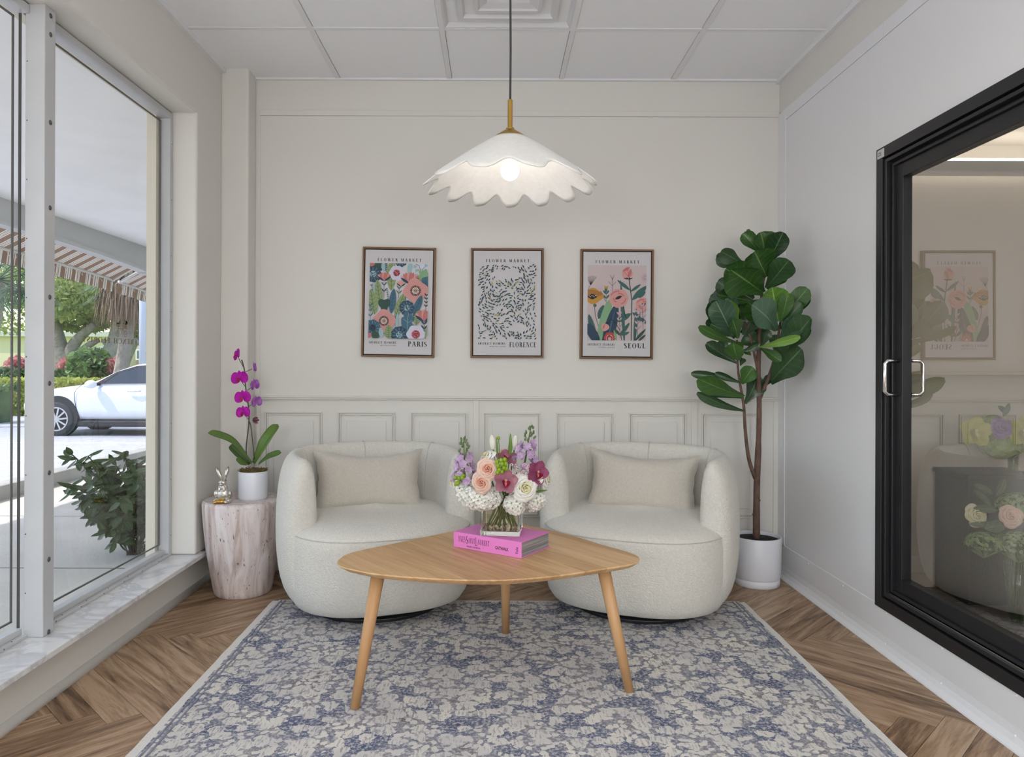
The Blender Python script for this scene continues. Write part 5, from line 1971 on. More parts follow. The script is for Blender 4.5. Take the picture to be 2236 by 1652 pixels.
MB().tube(bez([fp(1653, 1176, 0), fp(1653, 1100, 0), fp(1654, 1040, 0), fp(1657, 960, -.02), fp(1658, 880, -.05), fp(1656, 800, -.09), fp(1659, 720, -.13), fp(1663, 640, -.16), fp(1672, 560, -.18)], 4),
          [0.0185] * 4 + [.017] * 4 + [.0165] * 4 + [.0135] * 4 + [.0125] * 4 + [.0115] * 4 + [.010] * 4 + [.007] * 4 + [.004], 10).build('trunk', BARK, fig, smooth=True)
for ptsb, r0, r1 in (([fp(1650, 1042, 0), fp(1636, 1000, -.02), fp(1628, 940, -.05), (fp(1624, 880, -.08)), fp(1612, 810, -.1), fp(1609, 740, -.12)], .011, .005),
                     ([fp(1660, 866, -.05), fp(1678, 822, -.09), fp(1690, 785, -.12), fp(1697, 745, -.15), fp(1704, 700, -.18)], .010, .006),
                     ([fp(1656, 812, -.08), fp(1649, 780, -.1), fp(1640, 740, -.13), fp(1625, 700, -.16)], .008, .005)):
    q = bez(ptsb, 4)
    MB().tube(q, [r0 + (r1 - r0) * i / (len(q) - 1) for i in range(len(q))], 8).build('branch', BARK, fig, smooth=True)
for x, y in ((1658, 1000), (1646, 1120), (1659, 1090)):
    MB().ell(fp(x, y, -.012), (.007, .006, .006), 8, 6).build('bark_knot', BARK, fig, smooth=True)
LF1 = leafmat('fig_leaf_dark', rgb(36, 62, 36), rgb(60, 90, 56), rgb(96, 124, 86), 0.3, 7, 0.06)
LF2 = leafmat('fig_leaf_mid', rgb(44, 80, 32), rgb(66, 104, 46), rgb(110, 142, 78), 0.38, 7, 0.1)
LF3 = leafmat('fig_leaf_bright', rgb(88, 132, 48), rgb(118, 160, 68), rgb(164, 194, 110), 0.38, 7, 0.15)
LFB = leafmat('fig_leaf_grey', rgb(52, 82, 60), rgb(78, 106, 84), rgb(112, 138, 110), 0.32, 7, 0.05)
FIGP = lambda t: (0.16 + 0.84 * min(1, (t / .62)) ** 1.15) * (1 if t < .72 else max(0.05, 1 - ((t - .72) / .29) ** 2.6)) ** .5
rf = random.Random(5)
LEAVES = [  # crop, base, tip, width, material, base dY, tip dY
    ('a', 1080, 400, 835, 115, 190, LF2, -.17, -.17), ('a', 975, 140, 900, 65, 40, LF1, -.15, -.1), ('a', 1160, 430, 1095, 100, 290, LF2, -.17, -.2), ('a', 1205, 580, 1440, 100, 250, LF1, -.16, -.28),
    ('a', 860, 590, 505, 390, 230, LF1, -.13, -.10), ('a', 1195, 770, 1010, 390, 390, LF2, -.20, -.27), ('a', 1190, 940, 1530, 520, 300, LF1, -.18, -.33),
    ('a', 1140, 1010, 660, 670, 460, LF2, -.24, -.34), ('a', 770, 1030, 460, 840, 200, LF1, -.12, -.08), ('a', 720, 980, 610, 745, 150, LF1, -.1, -.05), ('a', 1000, 1100, 800, 880, 200, LF1, -.13, -.1),
    ('a', 560, 1200, 340, 1080, 160, LF1, -.1, -.05), ('a', 620, 1180, 420, 985, 160, LF1, -.12, -.08), ('a', 1020, 1150, 470, 1050, 200, LF2, -.18, -.24),
    ('a', 1370, 1440, 1280, 930, 310, LF3, -.26, -.32), ('a', 1400, 1450, 1510, 1010, 180, LF2, -.27, -.33), ('a', 1420, 1420, 1815, 940, 230, LF2, -.24, -.34), ('a', 1420, 1570, 1730, 1160, 190, LF1, -.22, -.33),
    ('a', 1340, 1570, 960, 1190, 370, LFB, -.26, -.36), ('a', 690, 1660, 430, 1130, 310, LFB, -.24, -.32), ('a', 730, 1420, 570, 1100, 230, LFB, -.2, -.24), ('a', 770, 1480, 640, 1130, 180, LF3, -.26, -.30),
    ('a', 890, 1560, 970, 1150, 240, LF2, -.15, -.18), ('a', 850, 1650, 1030, 1310, 290, LF1, -.16, -.2), ('a', 480, 1660, 380, 1330, 160, LF1, -.14, -.14),
    ('b', 765, 390, 680, 110, 190, LF2, -.28, -.33), ('b', 700, 350, 345, 170, 190, LF1, -.22, -.28), ('b', 755, 450, 170, 190, 130, LF2, -.2, -.3), ('b', 745, 760, 285, 470, 170, LF1, -.14, -.14), ('b', 640, 620, 470, 440, 170, LF1, -.13, -.1),
    ('b', 775, 720, 700, 455, 230, LF2, -.2, -.28), ('b', 820, 580, 1080, 450, 120, LF1, -.18, -.2), ('b', 1080, 510, 870, 330, 220, LF1, -.12, -.1), ('b', 1010, 450, 1060, 230, 220, LF1, -.12, -.1), ('b', 1120, 510, 1200, 250, 140, LF1, -.14, -.16),
    ('b', 1400, 640, 1865, 80, 300, LF1, -.2, -.40), ('b', 1400, 430, 1740, 90, 250, LFB, -.22, -.34), ('b', 1090, 520, 1710, 355, 110, LF3, -.2, -.36), ('b', 1270, 1030, 1730, 540, 400, LF1, -.1, -.30), ('b', 1110, 540, 1420, 740, 130, LF2, -.16, -.26),
    ('b', 860, 1260, 165, 985, 260, LF2, -.12, -.24), ('b', 820, 1070, 1000, 820, 210, LF2, -.12, -.18), ('b', 820, 1060, 420, 905, 90, LF1, -.12, -.12), ('b', 650, 960, 60, 915, 110, LF1, -.1, -.08), ('b', 870, 1370, 1050, 940, 290, LF1, -.08, -.06),
    ('b', 870, 1480, 145, 1195, 130, LF1, -.1, -.16), ('b', 1140, 1130, 1250, 930, 110, LF1, -.04, -.08), ('b', 960, 640, 860, 560, 90, LF2, -.1, -.1), ('b', 800, 800, 840, 690, 90, LF1, -.12, -.1), ('b', 1340, 620, 1330, 330, 150, LF1, -.14, -.16)]
rx_ = random.Random(9)
for q_ in (4, 5, 6, 7, 13, 16, 18, 19, 20, 22, 23, 26, 30, 35, 36, 38, 40):
    cr, bx0, by0, tx, ty, w, mt, d0, d1 = LEAVES[q_]
    LEAVES.append((cr, bx0 + rx_.uniform(-40, 40), by0 + rx_.uniform(-40, 40), tx + rx_.uniform(-90, 60), ty + rx_.uniform(-40, 110), w * .85, rx_.choice((LF1, LF1, LF2)), d0 + .05, d1 + .09))
for cr, bx0, by0, tx, ty, w, mt, d0, d1 in LEAVES:
    B0 = fz(bx0, by0, cr, d0 + 0.02)
    T0 = fz(tx, ty, cr, d1 + 0.02)
    if T0.x > 1.515:
        T0 = PY(CX + (T0.x / T0.y) * F, CY - (T0.z - CH) / T0.y * F, 1.512 / (T0.x / T0.y))
    L = (T0 - B0).length
    ww = w / 6.883 * FY / F
    dv = (T0 - B0).normalized()
    view = Vector((B0.x, B0.y, B0.z - CH)).normalized()
    nr = Matrix.Rotation(rf.uniform(-.55, .55), 3, dv) @ (-view)
    mb = MB().leaf(B0, T0, ww * 1.16, nr, rf.uniform(-.04, .12), rf.uniform(.12, .55), FIGP, 14, 6, 0.12, rf.uniform(0, 6))
    mb.build('leaf', mt, fig, smooth=True, recalc=False)

# ------------------------------------------------------------------ rug
RUGM, nt, b_, out_ = nodes('distressed_rug')
tc = N(nt, 'ShaderNodeTexCoord')
dn_ = N(nt, 'ShaderNodeTexNoise', Scale=9.0, Detail=3.0)
nt.links.new(tc.outputs['Object'], dn_.inputs['Vector'])
vm = N(nt, 'ShaderNodeVectorMath', operation='SCALE'); vm.inputs[3].default_value = 0.07
nt.links.new(dn_.outputs['Color'], vm.inputs[0])
va = N(nt, 'ShaderNodeVectorMath', operation='ADD')
nt.links.new(tc.outputs['Object'], va.inputs[0]); nt.links.new(vm.outputs[0], va.inputs[1])


def vor(sc_, feat='F1', rnd_=0.85):
    n = N(nt, 'ShaderNodeTexVoronoi', feature=feat, voronoi_dimensions='2D')
    n.inputs['Scale'].default_value = sc_
    n.inputs['Randomness'].default_value = rnd_
    nt.links.new(va.outputs[0], n.inputs['Vector'])
    return n.outputs['Distance']


def mm(op, a, b=None, c=None):
    n = N(nt, 'ShaderNodeMath', operation=op)
    for i, q in enumerate((a, b, c)):
        if q is None:
            continue
        if isinstance(q, (int, float)):
            n.inputs[i].default_value = q
        else:
            nt.links.new(q, n.inputs[i])
    return n.outputs[0]


def nz(sc_, det=3.0, vec=None, rough=.5):
    n = N(nt, 'ShaderNodeTexNoise', Scale=sc_, Detail=det, Roughness=rough)
    nt.links.new(vec or tc.outputs['Object'], n.inputs['Vector'])
    return n.outputs[0]


big = mm('LESS_THAN', mm('ADD', vor(13.5), mm('MULTIPLY', nz(62, 4), 0.46)), 0.565)
sml = mm('LESS_THAN', mm('ADD', vor(31.0), mm('MULTIPLY', nz(90, 4), 0.5)), 0.60)
crm = mm('MAXIMUM', big, mm('MULTIPLY', sml, mm('GREATER_THAN', nz(6, 2), .46)))
mpw = N(nt, 'ShaderNodeMapping'); mpw.inputs['Rotation'].default_value = (0, 0, 0.2); mpw.inputs['Scale'].default_value = (1.0, .2, 1)
nt.links.new(tc.outputs['Object'], mpw.inputs[0])
wvn = nz(150, 3, mpw.outputs[0])
carv = mm('MULTIPLY', mm('LESS_THAN', wvn, 0.45), big)
grd = ramp(nt, nz(6, 5), [(0.30, rgb(74, 84, 114)), (0.44, rgb(106, 112, 134)), (0.56, rgb(142, 140, 148)), (0.70, rgb(122, 112, 112))])
fine = nz(85, 4, None, .7)
g2 = N(nt, 'ShaderNodeMix', data_type='RGBA'); nt.links.new(ramp(nt, fine, [(0.47, (0, 0, 0, 1)), (0.60, (1, 1, 1, 1))]), g2.inputs[0])
nt.links.new(grd, g2.inputs[6]); g2.inputs[7].default_value = rgb(190, 187, 186)
crc = ramp(nt, nz(5, 3), [(0.35, rgb(224, 219, 209)), (0.65, rgb(202, 198, 196))])
c1_ = N(nt, 'ShaderNodeMix', data_type='RGBA'); nt.links.new(mm('MULTIPLY', crm, mm('SUBTRACT', 1.0, mm('MULTIPLY', carv, .55))), c1_.inputs[0]); nt.links.new(g2.outputs[2], c1_.inputs[6]); nt.links.new(crc, c1_.inputs[7])
nt.links.new(c1_.outputs[2], b_.inputs['Base Color'])
b_.inputs['Roughness'].default_value = 0.95
b_.inputs['Specular IOR Level'].default_value = 0.1
bp = N(nt, 'ShaderNodeBump', Strength=0.9, Distance=0.006)
hh = mm('ADD', mm('MULTIPLY', fine, .6), mm('MULTIPLY', mm('MULTIPLY', crm, mm('SUBTRACT', 1.0, carv)), .5))
nt.links.new(hh, bp.inputs['Height']); nt.links.new(bp.outputs[0], b_.inputs['Normal'])
RX0, RX1, RY0, RY1 = -1.018, 1.163, 0.6, 3.465
rug = thing('area_rug', 'distressed blue and cream floral area rug under the chairs and table', 'rug', ((RX0 + RX1) / 2, (RY0 + RY1) / 2, 0.0))
mb = MB()


def rugf(a, t):
    x, y = RX0 + a * (RX1 - RX0), RY0 + t * (RY1 - RY0)
    return (x, y, RUGZ - 0.001 + 0.0014 * noise.noise(Vector((x * 14, y * 14, 0))))


mb.grid(rugf, 90, 110, uv=False)
mb.build('pile', RUGM, rug, smooth=True)
BINDM = M('rug_binding', rgb(222, 219, 214), 0.95, bump=(120, 0.8, 3, 0.004))
BLUEB = M('rug_blue_band', rgb(138, 142, 158), 0.95, bump=(150, 0.8, 3, 0.004), var=(50, 0.3))


def edge_band(name, x0, x1, z, mat, wob=0.003):
    def fn(a, t):
        y = RY0 + t * (RY1 - RY0)
        w_ = wob * noise.noise(Vector((y * 9, x0, 3)))
        px = [x0 + w_, x0 + w_, x1 + w_, x1 + w_]
        pz = [0.0005, z, z, 0.0005]
        i = round(a * 3)
        return (px[i], y, pz[i])
    return MB().grid(fn, 3, 160, uv=False).build(name, mat, rug)


edge_band('binding', RX0 - 0.028, RX0 + 0.002, 0.011, BINDM)
edge_band('binding', RX1 - 0.002, RX1 + 0.024, 0.011, BINDM)
for xx in (RX0 + 0.014, RX0 + 0.032, RX1 - 0.016, RX1 - 0.034):
    edge_band('border_line', xx - 0.003, xx + 0.003, 0.0135, BLUEB, .002)
MB().box(RX0, RX1, RY1 - 0.002, RY1 + 0.012, 0.0005, 0.011).build('end_binding', BINDM, rug)

# ------------------------------------------------------------------ flowers in the cooler
PLM = M('black_plinth', rgb(44, 42, 44), 0.5)
pt0 = PY(2115, 1033, 3.15)
pli = thing('display_plinth', 'black square display plinth inside the cooler', 'plinth', (pt0.x + 0.16, 3.30, CZ0))
MB().box(pt0.x + .008, pt0.x + .32, 3.158, 3.40, CZ0, pt0.z - 0.02).build('body', PLM, pli, bevel=0.003)
MB().box(pt0.x, pt0.x + .33, 3.15, 3.405, pt0.z - 0.02, pt0.z).build('top', PLM, pli, bevel=0.003)
CG = 'bouquets in the cooler'
COOLG = thin_glass('clear_vase_glass', (.93, .95, .93, 1), .05, 1.0)
rc = random.Random(33)


def cooler_bouquet(lab, head, Y, vx, vy_top, vy_bot, r0, r1, zb_, spec):
    k_ = Y / F
    vb = PY(vx, vy_bot, Y)
    vb.z = zb_
    vt = PY(vx, vy_top, Y)
    t = thing('bouquet_in_vase', lab, 'bouquet', vb, CG)
    hgt = vt.z - vb.z
    MB().lathe([(r0, 0), (r0, .006), (r0 + (r1 - r0) * .5, hgt * .5), (r1, hgt), (r1 - .003, hgt), (r0 - .003, .01), (0, .01)], 24, (vb.x, Y, vb.z), cap=False).build('vase', COOLG, t, smooth=True)
    mb = MB()
    for q in range(14):
        a_ = q * 2.4
        mb.tube([(vb.x + r0 * .8 * math.cos(a_), Y + r0 * .8 * math.sin(a_), vb.z + .012), (vb.x + r1 * .8 * math.cos(a_ + .6), Y + r1 * .8 * math.sin(a_ + .6), vt.z + .03)], .0028, 5)
    mb.build('stems', STEMG, t, smooth=True)
    for kind, x, y, r, mats, d in spec:
        p = PY(x, y, Y - d)
        rr2 = (r if not isinstance(r, tuple) else 0) * k_
        mb = MB()
        if kind == 'hyd':
            mb.ell(p, (rr2 * .85,) * 3, 12, 8)
            hydrangea(mb, p, (rr2, rr2, rr2 * .8), 120, .014, rc)
            mb.build('hydrangea_head', mats, t, recalc=False)
        elif kind == 'rose':
            rose(mb, p, rr2, (rc.uniform(-.5, .2), -1, .2), rc)
            mb.build('rose_bloom', mats, t, smooth=True, recalc=False)
        elif kind == 'orchid':
            cymbid(mb, p, rr2, (-.2, -1, .1), rc.uniform(-30, 30), rc)
            mb.build('orchid_bloom', mats, t, smooth=True, recalc=False)
        elif kind == 'lace':
            for q in range(260):
                z_ = rc.uniform(-.1, 1)
                a_ = rc.uniform(0, 2 * PI)
                s_ = math.sqrt(max(0, 1 - z_ * z_))
                dd = Vector((s_ * math.cos(a_), s_ * math.sin(a_), z_))
                floret(mb, p + Vector((dd.x * rr2, dd.y * rr2, dd.z * rr2 * .75)), dd, .0065, rc, 5)
            for q in range(30):
                a_ = q * 2.4
                mb.tube([p - Vector((0, 0, rr2 * .8)), p + Vector((math.cos(a_) * rr2 * .8, math.sin(a_) * rr2 * .8, rr2 * .3 * math.sin(q)))], .0012, 3, cap=False)
            mb.build('lace_umbel', mats, t, recalc=False)
        elif kind == 'leaf':
            mb.leaf(p, PY(x + r[0], y + r[1], Y - d), r[2] * k_, (rc.uniform(-.3, .3), -1, .4), .05, .2, None, 8, 4)
            mb.build('leaf', mats, t, smooth=True, recalc=False)
    return t


EUC = leafmat('bouquet_leaf', rgb(58, 76, 54), rgb(92, 112, 84), rgb(120, 138, 110), .45, 5)
cooler_bouquet('bouquet of lime hydrangea, yellow orchids and a purple rose on the cooler plinth', None, 3.22, 2213, 985, 1045, .020, .022, pt0.z + .0008,
               [('hyd', 2185, 960, 45, P_LIME, .0), ('hyd', 2225, 950, 40, P_LIME, .02), ('hyd', 2170, 930, 34, P_LIME, -.02), ('rose', 2190, 930, 24, P_PURP, .10), ('orchid', 2128, 938, 36, [P_YEL, P_YEL, P_CREAM], .06), ('orchid', 2232, 938, 36, [P_YEL, P_YEL, P_CREAM], .09),
                ('leaf', 2200, 900, (-22, -18, 14), EUC, .02), ('leaf', 2190, 905, (14, -30, 14), EUC, .03)])
cooler_bouquet('bouquet of green lace flowers and pale roses in a tall glass in the cooler', None, 2.92, 2222, 1225, 1362, .022, .050, CZ0 + .0008,
               [('lace', 2150, 1185, 36, P_GRN, .05), ('lace', 2225, 1190, 42, P_GRN, .10), ('lace', 2225, 1105, 44, P_GRN, .0), ('rose', 2135, 1122, 26, [P_CREAM], .05), ('rose', 2210, 1124, 25, [P_PEACH], .10),
                ('leaf', 2170, 1075, (-45, -22, 16), EUC, .03), ('leaf', 2175, 1080, (20, -40, 18), EUC, .03), ('leaf', 2180, 1110, (-55, -5, 18), EUC, .05), ('leaf', 2200, 1140, (-50, 10, 26), EUC, .08), ('leaf', 2190, 1145, (-75, -5, 14), EUC, .06), ('leaf', 2195, 1160, (-30, 40, 22), EUC, .03), ('leaf', 2165, 1100, (-40, -35, 16), EUC, .02)])
# ------------------------------------------------------------------ outside
GZ, SZ_ = -0.45, -0.10           # street and sidewalk levels
CONC = M('concrete', rgb(206, 202, 194), 0.85, bump=(40, .3, 4, .01), var=(2.5, .08))
ASPH = M('pale_asphalt', rgb(172, 172, 176), 0.9, bump=(60, .4, 4, .01), var=(9, .14))
GRASS = M('lawn_grass', rgb(122, 152, 58), 0.9, bump=(30, .8, 4, .05), var=(3, .2))
PAINT = M('white_road_paint', rgb(236, 236, 236), .7)
swk = struct(MB().box(-4.5, -1.65, -6, 30, -0.6, SZ_).build('sidewalk', CONC), 'pale concrete sidewalk outside the window', 'sidewalk')
JNT = M('sidewalk_joint', rgb(112, 110, 106), .9)
for yy in (1.4, 2.9, 4.4, 5.9, 7.4, 8.9):
    MB().box(-4.39, -1.7, yy - .006, yy + .006, SZ_ - .004, SZ_ + .0008).build('joint', JNT, swk)
struct(MB().box(-4.62, -4.42, -6, 30, -0.55, 0.03).build('kerb', M('kerb_concrete', rgb(170, 168, 164), .85, bump=(40, .3, 4, .01), var=(4, .12)), bevel=.015), 'raised concrete kerb between sidewalk and car park', 'kerb')
street = struct(MB().box(-60, -4.62, -10, 23.5, -0.7, GZ).build('street', ASPH), 'pale asphalt car park', 'street')
for (x0, x1, yy) in ((-14, -5.5, 11.9), (-14, -5.5, 14.6)):
    MB().box(x0, x1, yy - .05, yy + .05, GZ - .002, GZ + .003).build('painted_line', PAINT, street)
struct(MB().box(-90, 20, 23.5, 120, -0.7, 0.25).build('lawn', GRASS), 'sunlit lawn behind the hedge', 'lawn')

# arcade soffit, fascia and striped awning
EX = -5.0


def arc_z(y):                    # the fascia dips away from the window
    return 2.775 - 0.010 * (y - 7.5) ** 2 * (1 if y > 7.5 else 0.15)


mb = MB()
mb.box(EX, -1.70, -4, 20, 2.80, 2.95)
arcade = struct(mb.build('arcade_soffit', SOFFIT), 'white plaster arcade soffit outside the window', 'soffit')
mb = MB()


def fas(a, t):
    y = 2.0 + t * 14
    z = arc_z(y)
    q = [(EX + .02, 2.82), (EX + .02, z - .235), (EX - .10, z - .235), (EX - .10, 2.82)]
    return (q[round(a * 3)][0], y, q[round(a * 3)][1])


mb.grid(fas, 3, 60, uv=False)
mb.build('fascia_beam', M('grey_fascia', rgb(196, 197, 197), .7), arcade)
mb = MB()


def lip(a, t):
    y = 2.0 + t * 14
    z = arc_z(y)
    q = [(EX + .03, z - .20), (EX + .03, z - .245), (EX - .12, z - .245), (EX - .12, z - .20)]
    return (q[round(a * 3)][0], y, q[round(a * 3)][1])


mb.grid(lip, 3, 60, uv=False)
mb.build('fascia_lip', FRAMEW, arcade)
for yy in (10.6,):
    MB().box(EX - .13, EX + .04, yy - .12, yy + .12, arc_z(yy) - .26, arc_z(yy) + .03).build('fascia_bracket', FRAMEW, arcade)
BRN = M('awning_brown', rgb(148, 116, 94), .85)
BRW = M('awning_white', rgb(238, 234, 228), .85)
BRD = M('awning_dark_line', rgb(70, 60, 60), .85)
GMET = M('awning_bar_grey', rgb(206, 205, 202), .5)


def awning(y0, y1, label):
    aw = thing('striped_awning', label, 'awning', (EX - .2, (y0 + y1) / 2, 2.3), 'striped awnings along the arcade')
    y = y0
    pitch = .235
    mats = [BRN, BRW, BRD]
    mb, mv = MB(), MB()
    seq = [(0, .10), (1, .024), (0, .012), (1, .020), (2, .006), (1, .020), (0, .012), (1, .024)]
    i = 0
    while y < y1:
        mi, w = seq[i % 8]
        i += 1
        e = min(y + w, y1)

        def P(yy, s):
            return (EX - .10 - .285 * s, yy, arc_z(yy) - .235 - .145 * s)
        mb.mi = mv.mi = mi
        mb.add([P(y, 0), P(e, 0), P(e, 1), P(y, 1)], [(0, 1, 2, 3)])

        def Q(yy, s):
            wob = .012 * math.sin(yy * 40)
            return (EX - .385 - .02 * s + wob, yy, arc_z(yy) - .395 - .15 * s)
        mv.add([Q(y, 0), Q(e, 0), Q(e, 1), Q(y, 1)], [(0, 1, 2, 3)])
        y = e
    mb.build('canopy', mats, aw, recalc=False, solid=.003)
    mv.build('valance', mats, aw, recalc=False, solid=.003)
    n = 14
    pts = [(EX - .385, y0 + (y1 - y0) * k / n, arc_z(y0 + (y1 - y0) * k / n) - .385) for k in range(n + 1)]
    MB().tube(pts, .022, 8).build('front_bar', GMET, aw, smooth=True)
    for yy in (y0 + .03, (y0 + y1) / 2, y1 - .03):
        MB().bar((EX - .10, yy, arc_z(yy) - .22), (EX - .385, yy, arc_z(yy) - .39), .05, .03).build('arm', GMET, aw)
    mb = MB()
    k = 0
    while y0 + .12 * k + .1 < y1:
        yy = y0 + .12 * k + .03
        z = arc_z(yy) - .39
        mb.tube([(EX - .39, yy, z), (EX - .375, yy + .04, z - .07), (EX - .39, yy + .08, z)], .002, 4, cap=False)
        k += 1
    mb.build('lacing', BRW, aw)
    return aw


awning(3.0, 10.35, 'brown and white striped awning hanging outside the tall window')
awning(10.5, 15.0, 'short length of brown and white awning beyond the far bracket')

# shrub by the window
rs = random.Random(12)
shb = thing('leafy_shrub', 'leafy dark green shrub standing outside the window', 'shrub', (-2.32, 4.75, SZ_))
SHL = leafmat('shrub_leaf', rgb(60, 80, 46), rgb(104, 130, 76), rgb(124, 146, 98), .45, 5, .2)
SHS = M('shrub_stem', rgb(82, 70, 54), .8)
ms_, ml_ = MB(), MB()
for k in range(50):
    a = k * 2.4
    tp = Vector((-2.36 + .44 * math.cos(a) * rs.uniform(.3, 1.1), 4.75 + .30 * math.sin(a) * rs.uniform(.3, 1), SZ_ + rs.uniform(.12, .68)))
    b0 = Vector((-2.32 + rs.uniform(-.05, .05), 4.75 + rs.uniform(-.05, .05), SZ_))
    md = b0.lerp(tp, .55) + Vector((0, 0, .1))
    q = bez([b0, md, tp], 6)
    ms_.tube(q, .004, 5)
    for j in range(4, len(q)):
        for s in range(3):
            d = Vector((rs.uniform(-1, 1), rs.uniform(-1, .6), rs.uniform(-.9, .5))).normalized()
            ml_.leaf(q[j], q[j] + d * rs.uniform(.065, .13), rs.uniform(.032, .054), Vector((rs.uniform(-.5, .5), -.6, 1)), -.08, .15, None, 5, 2)
ms_.build('stems', SHS, shb)
fo = ml_.build('foliage', SHL, shb, recalc=False)
fo['kind'] = 'stuff'


def leaf_cloud(mb, c, rad, n, size, rg, shell=.55):
    c = Vector(c)
    for _ in range(n):
        d = Vector((rg.gauss(0, 1), rg.gauss(0, 1), rg.gauss(0, 1))).normalized()
        q = rg.uniform(shell, 1) ** .6
        p = c + Vector((d.x * rad[0], d.y * rad[1], d.z * rad[2])) * q
        a = Vector((rg.uniform(-1, 1), rg.uniform(-1, 1), rg.uniform(-1, 1))).normalized()
        b = a.cross(Vector((rg.uniform(-1, 1), rg.uniform(-1, 1), rg.uniform(-1, 1)))).normalized()
        s = size * rg.uniform(.6, 1.3)
        mb.add([p - a * s, p + b * s * .5, p + a * s, p - b * s * .5], [(0, 1, 2, 3)])


def folmat(name, c1, c2, tl=.3):
    m, nt, b, out = nodes(name)
    tc = N(nt, 'ShaderNodeTexCoord')
    ns = N(nt, 'ShaderNodeTexNoise', Scale=2.2, Detail=6.0)
    nt.links.new(tc.outputs['Object'], ns.inputs['Vector'])
    col = ramp(nt, ns.outputs[0], [(.35, c1), (.65, c2)])
    nt.links.new(col, b.inputs['Base Color'])
    b.inputs['Roughness'].default_value = .6
    tr = N(nt, 'ShaderNodeBsdfTranslucent'); nt.links.new(col, tr.inputs[0])
    mx = N(nt, 'ShaderNodeMixShader'); mx.inputs[0].default_value = tl
    nt.links.new(b.outputs[0], mx.inputs[1]); nt.links.new(tr.outputs[0], mx.inputs[2]); nt.links.new(mx.outputs[0], out.inputs[0])
    return m


HED = folmat('hedge_leaf', rgb(142, 156, 72), rgb(206, 206, 112))
HED2 = folmat('hedge_dark_leaf', rgb(66, 92, 52), rgb(112, 138, 84))
TRE = folmat('tree_leaf', rgb(122, 140, 76), rgb(190, 198, 128), .45)
PLMG = folmat('palm_leaf', rgb(62, 88, 62), rgb(112, 138, 104), .3)
THA = M('palm_thatch', rgb(142, 118, 96), .9, var=(30, .25))
TRK = M('tree_bark', rgb(150, 140, 128), .9, bump=(6, .8, 5, .1), var=(4, .2))
rt = random.Random(77)


def hedge(x0, x1, y0, y1, z0, z1, n, mat, label, s=.09):
    mb = MB().box(x0 + .1, x1 - .1, y0 + .1, y1 - .1, z0, z1 - .12)
    for _ in range(n):
        f = rt.random()
        p = Vector((rt.uniform(x0, x1), rt.uniform(y0, y1), z1 + rt.uniform(-.12, .05))) if f < .45 else Vector((rt.uniform(x0, x1), y0 + rt.uniform(0, .15), rt.uniform(z0, z1)))
        a = Vector((rt.uniform(-1, 1), rt.uniform(-1, 1), rt.uniform(-1, 1))).normalized()
        b = a.cross(Vector((rt.uniform(-1, 1), rt.uniform(-1, 1), .2))).normalized()
        q = s * rt.uniform(.6, 1.3)
        mb.add([p - a * q, p + b * q * .55, p + a * q, p - b * q * .55], [(0, 1, 2, 3)])
    o = mb.build('hedge', mat, None, recalc=False)
    return tag(o, label, 'hedge')


hedge(-17.0, -9.0, 22.0, 23.3, GZ, .62, 5200, HED, 'yellow green clipped hedge behind the white car')
hedge(-17.5, -13.0, 19.0, 20.0, GZ, .50, 4200, HED2, 'dark green hedge seen through the camera side window', .08)


def tree(name, label, base, trunks, clumps, mat, n, size, group=None):
    t = thing(name, label, 'tree', base, group)
    mb = MB()
    for pts, r0, r1 in trunks:
        q = bez(pts, 5)
        mb.tube(q, [r0 + (r1 - r0) * i / (len(q) - 1) for i in range(len(q))], 9)
    mb.build('trunk', TRK, t, smooth=True)
    mb = MB()
    for c, rad in clumps:
        leaf_cloud(mb, c, rad, n, size, rt)
    o = mb.build('crown', mat, t, recalc=False)
    o['kind'] = 'stuff'
    return t


TY = 36.0
P = lambda x, y, d=0: PY(x, y, TY + d)
b0 = P(140, 858); b0.z = .2
tree('banyan_tree', 'spreading tree with pale twin trunk at the left of the window view', b0,
     [([b0, P(137, 800), P(125, 760), P(112, 700)], .75, .35), ([b0 + Vector((.3, 0, 0)), P(150, 790), P(165, 750), P(205, 712)], .45, .18), ([b0, P(160, 790), P(190, 760), P(215, 745)], .28, .12), ([b0, P(130, 780), P(118, 770), P(90, 745)], .4, .2)],
     [(P(150, 600, 1), (2.6, 2, 1.4)), (P(200, 640, 0), (2.2, 2, 1.2)), (P(130, 660, -1), (1.6, 1.6, 1.0)), (P(230, 590, 2), (2.6, 2, 1.4)), (P(90, 620, 2), (2.4, 2, 1.6)), (P(180, 700, 1), (1.5, 1.3, .7)), (P(30, 660, 3), (2.5, 2, 1.8)), (P(160, 500, 4), (4, 3, 2.2))], TRE, 1500, .15, 'trees beyond the car park')
b1 = P(240, 868); b1.z = .2
tree('rough_bark_tree', 'tree with thick rough leaning trunk behind the white car', b1,
     [([b1, P(246, 800), P(262, 755), P(270, 700), P(282, 660)], .95, .3), ([P(262, 800), P(285, 760), P(300, 745)], .4, .15), ([P(250, 790), P(240, 762), P(225, 745)], .25, .12), ([P(240, 763), P(245, 745), P(250, 735)], .15, .1)],
     [(P(310, 650, 2), (2.2, 2, 1.4)), (P(260, 640, 3), (2.2, 2, 1.2)), (P(320, 720, 2), (1.4, 1.2, .9)), (P(215, 660, 3), (1.6, 1.5, 1.0)), (P(330, 580, 2), (3, 2, 1.6))], TRE, 1300, .15, 'trees beyond the car park')

# palm with hanging dead fronds, palm with green fans
PMY = 22.0


